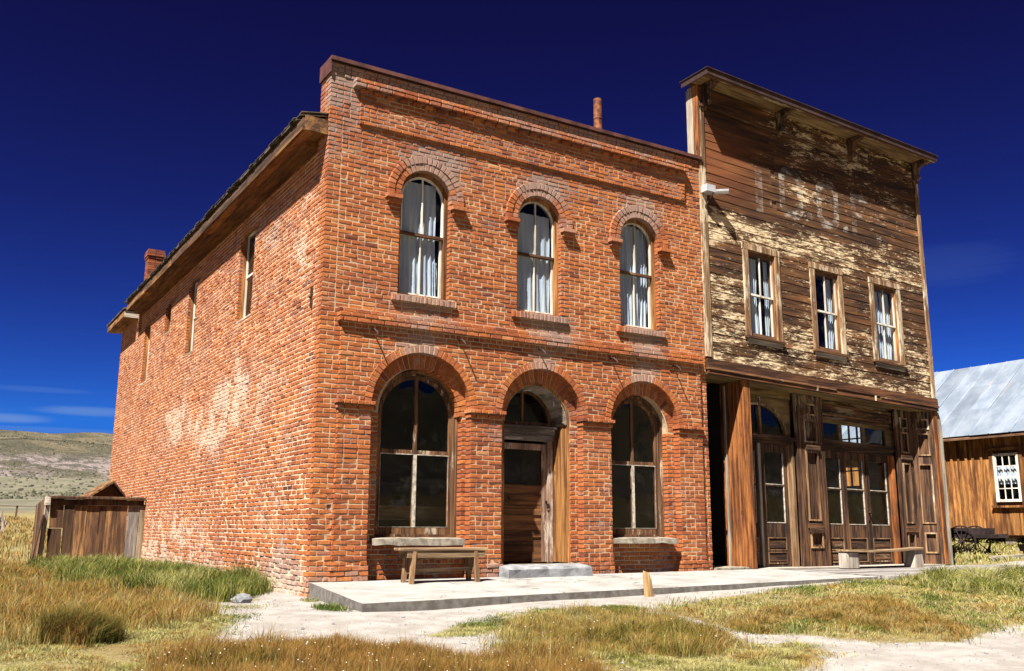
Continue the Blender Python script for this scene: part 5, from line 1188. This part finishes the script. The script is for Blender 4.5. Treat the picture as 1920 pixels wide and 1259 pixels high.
# far fence and dead wood at the left
MPOST = simple('old_post', (.10, .06, .04), .9)
fn = thing('wire_fence', (0, 44, 1.2), 'low post-and-rail fence far off across the left field', 'fence')
for i, x in enumerate(np.arange(-9, 5.5, 1.75)):
    h0 = hgt(x, 45); MB().beam((x, 45, h0-.2), (x+.03, 45, h0+.62), .09, .09).build('post', MPOST, fn)
h0 = hgt(-9, 45)
MB().tube([(x, 44.94, hgt(x, 45)+.58) for x in np.arange(-9, 5.5, 1.75)], .022, 5).build('rail', MPOST, fn)
dw = thing('dead_branches', (-1.9, 30, .8), 'bleached dead wood standing in the far left field', 'dead wood')
MDW = simple('bleached_wood', (.26, .21, .17), .9); h0 = hgt(-1.9, 30)
for i in range(12):
    a = random.uniform(-1, 1); b = random.uniform(-.2, .2); x = -2.0+random.uniform(-.5, .35); L_ = random.uniform(.4, .95)
    MB().tube([(x, 30+b, h0-.1), (x+a*.15, 30, h0+L_*.5), (x+a*.3, 30, h0+L_)], [.06, .05, .02], 6).build('branch', MDW, dw)
# sagebrush on the flat and the hillside
MSAGE = simple('sagebrush_leaf', (.085, .082, .052), .95, 0, .5, .3, 0)
mb = MB(); rs2 = random.Random(4)
for i in range(8000):
    a_ = rs2.uniform(-.35, .42); d_ = 95*(6.2**rs2.random()); x = CAM.x+d_*math.sin(a_); y = CAM.y+d_*math.cos(a_)
    if noise.noise(Vector((x*.03, y*.015, 2)))+.25*rs2.random() < -.02: continue
    s = rs2.uniform(.12, .34)*(1+d_/900); z = hgt(x, y); V = []
    for k in range(5): t = 6.283*k/5+rs2.random(); V.append((x+s*math.cos(t)*rs2.uniform(.7, 1.2), y+s*math.sin(t), z-.1))
    for k in range(5): t = 6.283*k/5+.6; V.append((x+s*.7*math.cos(t)*rs2.uniform(.6, 1.2), y+s*.7*math.sin(t), z+s*rs2.uniform(.35, .7)))
    mb.add(V, [(k, (k+1) % 5, 5+k) for k in range(5)]+[((k+1) % 5, 5+(k+1) % 5, 5+k) for k in range(5)]+[(5, 6, 7, 8, 9)])
mb.build('sagebrush', MSAGE, None, 'dark low sagebrush dotted over the flat and the far hillside', 'sagebrush', kind='stuff', recalc=False)
# scattered pebbles
mb = MB()
for i in range(2600):
    x, y = random.uniform(-2.5, 5.5), random.uniform(-7.6, .3)
    if x > -.4 and y > -2.8: continue
    if any(inpoly(np.array([x]), np.array([y]), POLY[k])[0] for k in ('T1', 'T2', 'S1', 'M1', 'R1')) and random.random() < .8: continue
    s = random.uniform(.004, .012) if random.random() < .95 else random.uniform(.012, .028); z = hgt(x, y)+s*.2; V = []
    for (a, b, c) in ((1, 0, 0), (-1, 0, 0), (0, 1, 0), (0, -1, 0), (0, 0, .8), (0, 0, -.6)): V.append((x+s*(a+random.uniform(-.3, .3)), y+s*(b+random.uniform(-.3, .3)), z+s*c))
    mb.add(V, [(0, 2, 4), (2, 1, 4), (1, 3, 4), (3, 0, 4), (2, 0, 5), (1, 2, 5), (3, 1, 5), (0, 3, 5)])
mb.build('gravel', MCEM, None, 'small loose stones on the pale gravel', 'gravel', kind='stuff', recalc=False)
MSEED = simple('pale_seed_head', (.62, .58, .48), .9, 0, .1, 3., 0)
mb = MB()
for pk, n_ in (('T1', 260), ('M1', 60), ('T2', 60)):
    p_ = POLY[pk]; xs_, ys_ = zip(*p_)
    for i in range(n_):
        x, y = random.uniform(min(xs_), max(xs_)), random.uniform(min(ys_), max(ys_))
        if not inpoly(np.array([x]), np.array([y]), p_)[0]: continue
        s = random.uniform(.003, .0065); z = hgt(x, y)+random.uniform(.10, .22)
        mb.add([(x-s, y, z), (x+s, y, z), (x, y-s, z), (x, y+s, z), (x, y, z+s), (x, y, z-s)], [(0, 2, 4), (2, 1, 4), (1, 3, 4), (3, 0, 4), (2, 0, 5), (1, 2, 5), (3, 1, 5), (0, 3, 5)])
mb.build('seed_heads', MSEED, None, 'tiny pale seed heads dotted over the tall foreground grass', 'seed heads', kind='stuff', recalc=False)
# ------------------------------------------------------------------ grass: real blades
def grass_mat():
    m, nt, b = mat('grass_blade'); n = N(nt, 'ShaderNodeAttribute'); n.attribute_name = 'gcol'
    nt.nodes.remove(b); o = [x for x in nt.nodes if x.type == 'OUTPUT_MATERIAL'][0]
    d = N(nt, 'ShaderNodeBsdfDiffuse'); t = N(nt, 'ShaderNodeBsdfTranslucent'); mx = N(nt, 'ShaderNodeMixShader'); mx.inputs[0].default_value = .35
    nt.links.new(n.outputs['Color'], d.inputs[0]); nt.links.new(n.outputs['Color'], t.inputs[0]); nt.links.new(d.outputs[0], mx.inputs[1]); nt.links.new(t.outputs[0], mx.inputs[2]); nt.links.new(mx.outputs[0], o.inputs[0]); return m
MGR = grass_mat()
PAL = dict(rust=[(.36, .18, .05), (.43, .25, .07), (.48, .32, .10), (.26, .13, .04), (.38, .30, .11)], gold=[(.50, .34, .10), (.56, .42, .16), (.42, .28, .08), (.36, .17, .05)],
           green=[(.10, .17, .035), (.15, .22, .05), (.22, .27, .07), (.08, .12, .03)], pale=[(.52, .47, .16), (.58, .53, .21), (.42, .41, .12), (.64, .58, .31)],
           olive=[(.22, .23, .045), (.31, .29, .06), (.37, .36, .09), (.16, .17, .03)], dark=[(.07, .09, .02), (.11, .12, .03), (.20, .13, .04)])
def fbm(x, y, s, seed):   # cheap value noise
    rs = np.random.RandomState(seed); T = rs.rand(64, 64); out = 0
    for o, a in ((1, .6), (2.1, .3), (4.3, .15)):
        u, v = x*s*o+seed, y*s*o+seed*1.7; iu, iv = np.floor(u).astype(int), np.floor(v).astype(int); fu, fv = u-iu, v-iv; fu = fu*fu*(3-2*fu); fv = fv*fv*(3-2*fv)
        g = lambda i, j: T[i % 64, j % 64]; out = out+a*((g(iu, iv)*(1-fu)+g(iu+1, iv)*fu)*(1-fv)+(g(iu, iv+1)*(1-fu)+g(iu+1, iv+1)*fu)*fv)
    return out
from collections import namedtuple
H0 = {}
def hfast(x, y):
    return np.array([hgt(a, b) for a, b in zip(x, y)])
def grass(name, specs, label, cat):
    VV = []; CC = []; FF = []; base = 0
    for (pk, N_, h, hv, wd, pal, lean, soft, clump, cs, tipfrac) in specs:
        p = POLY[pk]; xs_, ys_ = zip(*p); out = []
        x = RS.uniform(min(xs_), max(xs_), N_*3); y = RS.uniform(min(ys_), max(ys_), N_*3)
        ok = inpoly(x, y, p); x, y = x[ok], y[ok]
        dd = np.hypot(x-CAM.x, y-CAM.y); keep = RS.rand(len(x)) < np.clip((11/dd)**1.1, .02, 1) if pk in ('F1', 'BG', 'L1', 'T2') else np.ones(len(x), bool)
        x, y = x[keep], y[keep]
        x = x+RS.normal(0, soft, len(x)); y = y+RS.normal(0, soft, len(y))
        f = fbm(x, y, cs, 11+len(pk)+ord(pk[0])); ok = f > clump*(.55+.9*RS.rand(len(x))); 
        ok &= ~((x > -.02) & (x < 7.55) & (y > -2.72)); ok &= ~((x > 7.5) & (x < 14.6) & (y > -2.62)); ok &= ~((x > 8.8) & (x < 22) & (y > -2.62) & (y < .02)); ok &= ~((x > -2.2) & (x < 0) & (y > 11.5) & (y < 13.8))
        ok &= ~((x < .02) & (x > -.33) & (y > -2.58) & (y < -.05) & ((x > -.0-.29*(-y/2.55)) ))
        ok &= np.hypot(x-CAM.x, y-CAM.y) > 4.2
        x, y, f = x[ok][:N_], y[ok][:N_], f[ok][:N_]; n = len(x)
        if n == 0: continue
        z = hfast(x, y)-.01
        f2 = fbm(x, y, 4.5, 29); hh = h*.86*(1-hv+2*hv*RS.rand(n))*np.clip(.1+1.2*f+.55*(f2-.5)*2, .25, 1.7)
        a = RS.rand(n)*2*np.pi; ln = lean*hh*(.3+RS.rand(n)); wind = .12*lean*hh
        dist = np.hypot(x-CAM.x, y-CAM.y); w = wd*(.7+.6*RS.rand(n))*np.clip(dist/10, .8, 4)
        gx_ = fbm(x+.03, y, 4.5, 29)-f2; gy_ = fbm(x, y+.03, 4.5, 29)-f2; gl = np.hypot(gx_, gy_)+1e-6; tx = np.cos(a)*ln*.75+wind-gx_/gl*ln*.7; ty = np.sin(a)*ln*.75-gy_/gl*ln*.7
        # width direction roughly random but biased to face the street
        b = RS.rand(n)*np.pi; wx = np.cos(b)*w/2; wy = np.sin(b)*w/2
        P = np.empty((n, 5, 3))
        P[:, 0] = np.stack([x-wx, y-wy, z], 1); P[:, 1] = np.stack([x+wx, y+wy, z], 1)
        mx_, my_, mz = x+tx*.35, y+ty*.35, z+hh*.6
        P[:, 2] = np.stack([mx_-wx*.8, my_-wy*.8, mz], 1); P[:, 3] = np.stack([mx_+wx*.8, my_+wy*.8, mz], 1); P[:, 4] = np.stack([x+tx, y+ty, z+hh*(1-.25*lean)], 1)
        names, wts = zip(*pal); wts = np.array(wts, float); cf = .55*fbm(x, y, 1.3, 3)+.45*fbm(x, y, 4.1, 31)
        # palette choice drifts with place so the sward has patches
        cum = np.cumsum(wts/wts.sum()); q = np.clip((cf-.5)*2.6+.5+RS.normal(0, .2, n), 0, .999); which = np.searchsorted(cum, q); which = np.clip(which, 0, len(names)-1)
        c = np.empty((n, 3))
        for i, nm in enumerate(names):
            m_ = which == i; pl = np.array(PAL[nm]); c[m_] = pl[RS.randint(0, len(pl), m_.sum())]
        c *= (.8+.4*RS.rand(n))[:, None]*.63
        cv = np.repeat(c[:, None, :], 5, 1)
        if tipfrac: 
            tip = np.array((.30, .145, .038)); cv[:, 4] = cv[:, 4]*(1-tipfrac)+tip*tipfrac; cv[:, 2:4] = cv[:, 2:4]*(1-tipfrac*.4)+tip*tipfrac*.4; gr = np.array((.10, .115, .03)); cv[:, 0:2] = cv[:, 0:2]*(1-tipfrac*.6)+gr*tipfrac*.6
        VV.append(P.reshape(-1, 3)); CC.append(cv.reshape(-1, 3))
        i0 = base+np.arange(n)*5; T = np.stack([i0, i0+1, i0+3, i0, i0+3, i0+2, i0+2, i0+3, i0+4], 1).reshape(-1, 3); FF.append(T); base += n*5
    V = np.concatenate(VV).astype(np.float32); C_ = np.concatenate(CC); F = np.concatenate(FF).astype(np.int32)
    me = bpy.data.meshes.new(name); me.vertices.add(len(V)); me.vertices.foreach_set('co', V.ravel()); me.loops.add(len(F)*3); me.loops.foreach_set('vertex_index', F.ravel())
    me.polygons.add(len(F)); me.polygons.foreach_set('loop_start', np.arange(0, len(F)*3, 3, dtype=np.int32)); me.update(calc_edges=True)
    at = me.attributes.new('gcol', 'FLOAT_COLOR', 'POINT'); at.data.foreach_set('color', np.concatenate([C_, np.ones((len(C_), 1))], 1).astype(np.float32).ravel())
    me.materials.append(MGR); o = bpy.data.objects.new(name, me); COL.objects.link(o); tag(o, label, cat, None, 'stuff'); print(name, len(F)); return o
#        poly  N     h    hv  w     palette                                   lean soft clump cs tip
grass('tall_dry_grass', [
    ('T1', 62000, .17, .45, .0042, (('dark', .5), ('olive', 1.3), ('gold', 2), ('rust', 4)), .45, .07, .25, 1.6, .6),
    ('T2', 110000, .20, .5, .0052, (('dark', .4), ('olive', 2), ('rust', 2.4), ('gold', 2), ('pale', 1.6)), .5, .12, .33, .9, .5),
    ('R2', 34000, .14, .5, .0050, (('dark', .5), ('olive', 2.4), ('gold', 2), ('rust', 1.2), ('pale', 1)), .6, .10, .30, 1.6, .5),
    ('M1', 44000, .16, .5, .0046, (('dark', .7), ('olive', 3), ('gold', 1.8), ('rust', .6), ('pale', 1)), .6, .10, .28, 1.5, .35),
    ('T1', 2600, .27, .35, .0034, (('pale', 1), ('gold', 2), ('rust', 1)), .35, .07, .1, 1.6, .0),
    ('T2', 3600, .30, .35, .0042, (('pale', 3), ('gold', 2)), .35, .1, .1, 1.6, .0),
    ('M1', 1800, .25, .35, .0036, (('pale', 2), ('gold', 2)), .35, .07, .1, 1.6, .0),
    ('F1', 60000, .22, .4, .007, (('gold', 3), ('rust', 1), ('pale', 1)), .4, .1, .2, .4, .2),
    ('L1', 15000, .2, .4, .006, (('gold', 3), ('rust', 1), ('pale', 1)), .4, .1, .2, .4, .2)],
    'tall rust and gold grass in the foreground and left field', 'grass')
grass('green_grass', [
    ('G1', 60000, .34, .5, .0060, (('dark', .5), ('green', 2.6), ('olive', 2), ('pale', 1.6)), .5, .08, .22, .9, .0),
    ('D1', 9000, .25, .4, .0050, (('dark', 3), ('green', 1), ('rust', .5)), .5, .04, .05, 1.6, .2),
    ('C1', 22000, .055, .4, .0048, (('green', 2), ('olive', 1), ('pale', 1)), .8, .06, .2, 3., .0),
    ('R3', 42000, .25, .5, .0052, (('dark', .4), ('green', 1.4), ('olive', 2), ('pale', 2)), .8, .12, .33, 1.0, .0),
    ('K1', 900, .10, .4, .005, (('green', 2), ('pale', 1)), .7, .04, .0, 3., .0), ('K2', 350, .06, .4, .005, (('green', 2), ('pale', 1)), .7, .03, .0, 3., .0)],
    'lush green grass along the brick side wall and by the boardwalk', 'grass')
grass('short_turf', [
    ('S1', 60000, .055, .5, .0050, (('olive', 1), ('pale', 4), ('gold', .7)), .9, .10, .15, 2.2, .0),
    ('S2', 9000, .04, .5, .0050, (('green', 1.5), ('olive', 1), ('pale', 1)), .9, .12, .42, 2.5, .0),
    ('B1', 42000, .07, .5, .0050, (('olive', 1), ('pale', 4), ('gold', .8)), .9, .12, .2, 2.0, .0),
    ('R1', 120000, .075, .5, .0062, (('green', 2.2), ('olive', 2), ('pale', 3.2), ('gold', .4)), .9, .14, .22, 1.3, .0),
    ('T2', 30000, .06, .5, .006, (('pale', 3), ('olive', 1)), .9, .12, .1, 1.2, .0), ('M1', 14000, .07, .5, .005, (('olive', 1), ('pale', 2)), .9, .12, .1, 1.2, .0),
    ('BG', 50000, .16, .5, .012, (('green', 1), ('olive', 1), ('pale', 4)), .7, .12, .15, .6, .0)],
    'short pale turf between the gravel and the tall grass', 'grass')

# ------------------------------------------------------------------ one common scale for all surface colours, set together with the exposure above
ALB = .76
for m in bpy.data.materials:
    nt = m.node_tree
    for n in list(nt.nodes):
        for s in n.inputs:
            if (n.type == 'BSDF_PRINCIPLED' and s.name == 'Base Color') or (n.type in ('BSDF_DIFFUSE', 'BSDF_TRANSLUCENT') and s.name == 'Color'):
                if s.is_linked:
                    src = s.links[0].from_socket; nt.links.remove(s.links[0]); nt.links.new(MIX(nt, 1., src, (ALB, ALB, ALB), 'MULTIPLY'), s)
                else: c = s.default_value; s.default_value = (c[0]*ALB, c[1]*ALB, c[2]*ALB, 1)
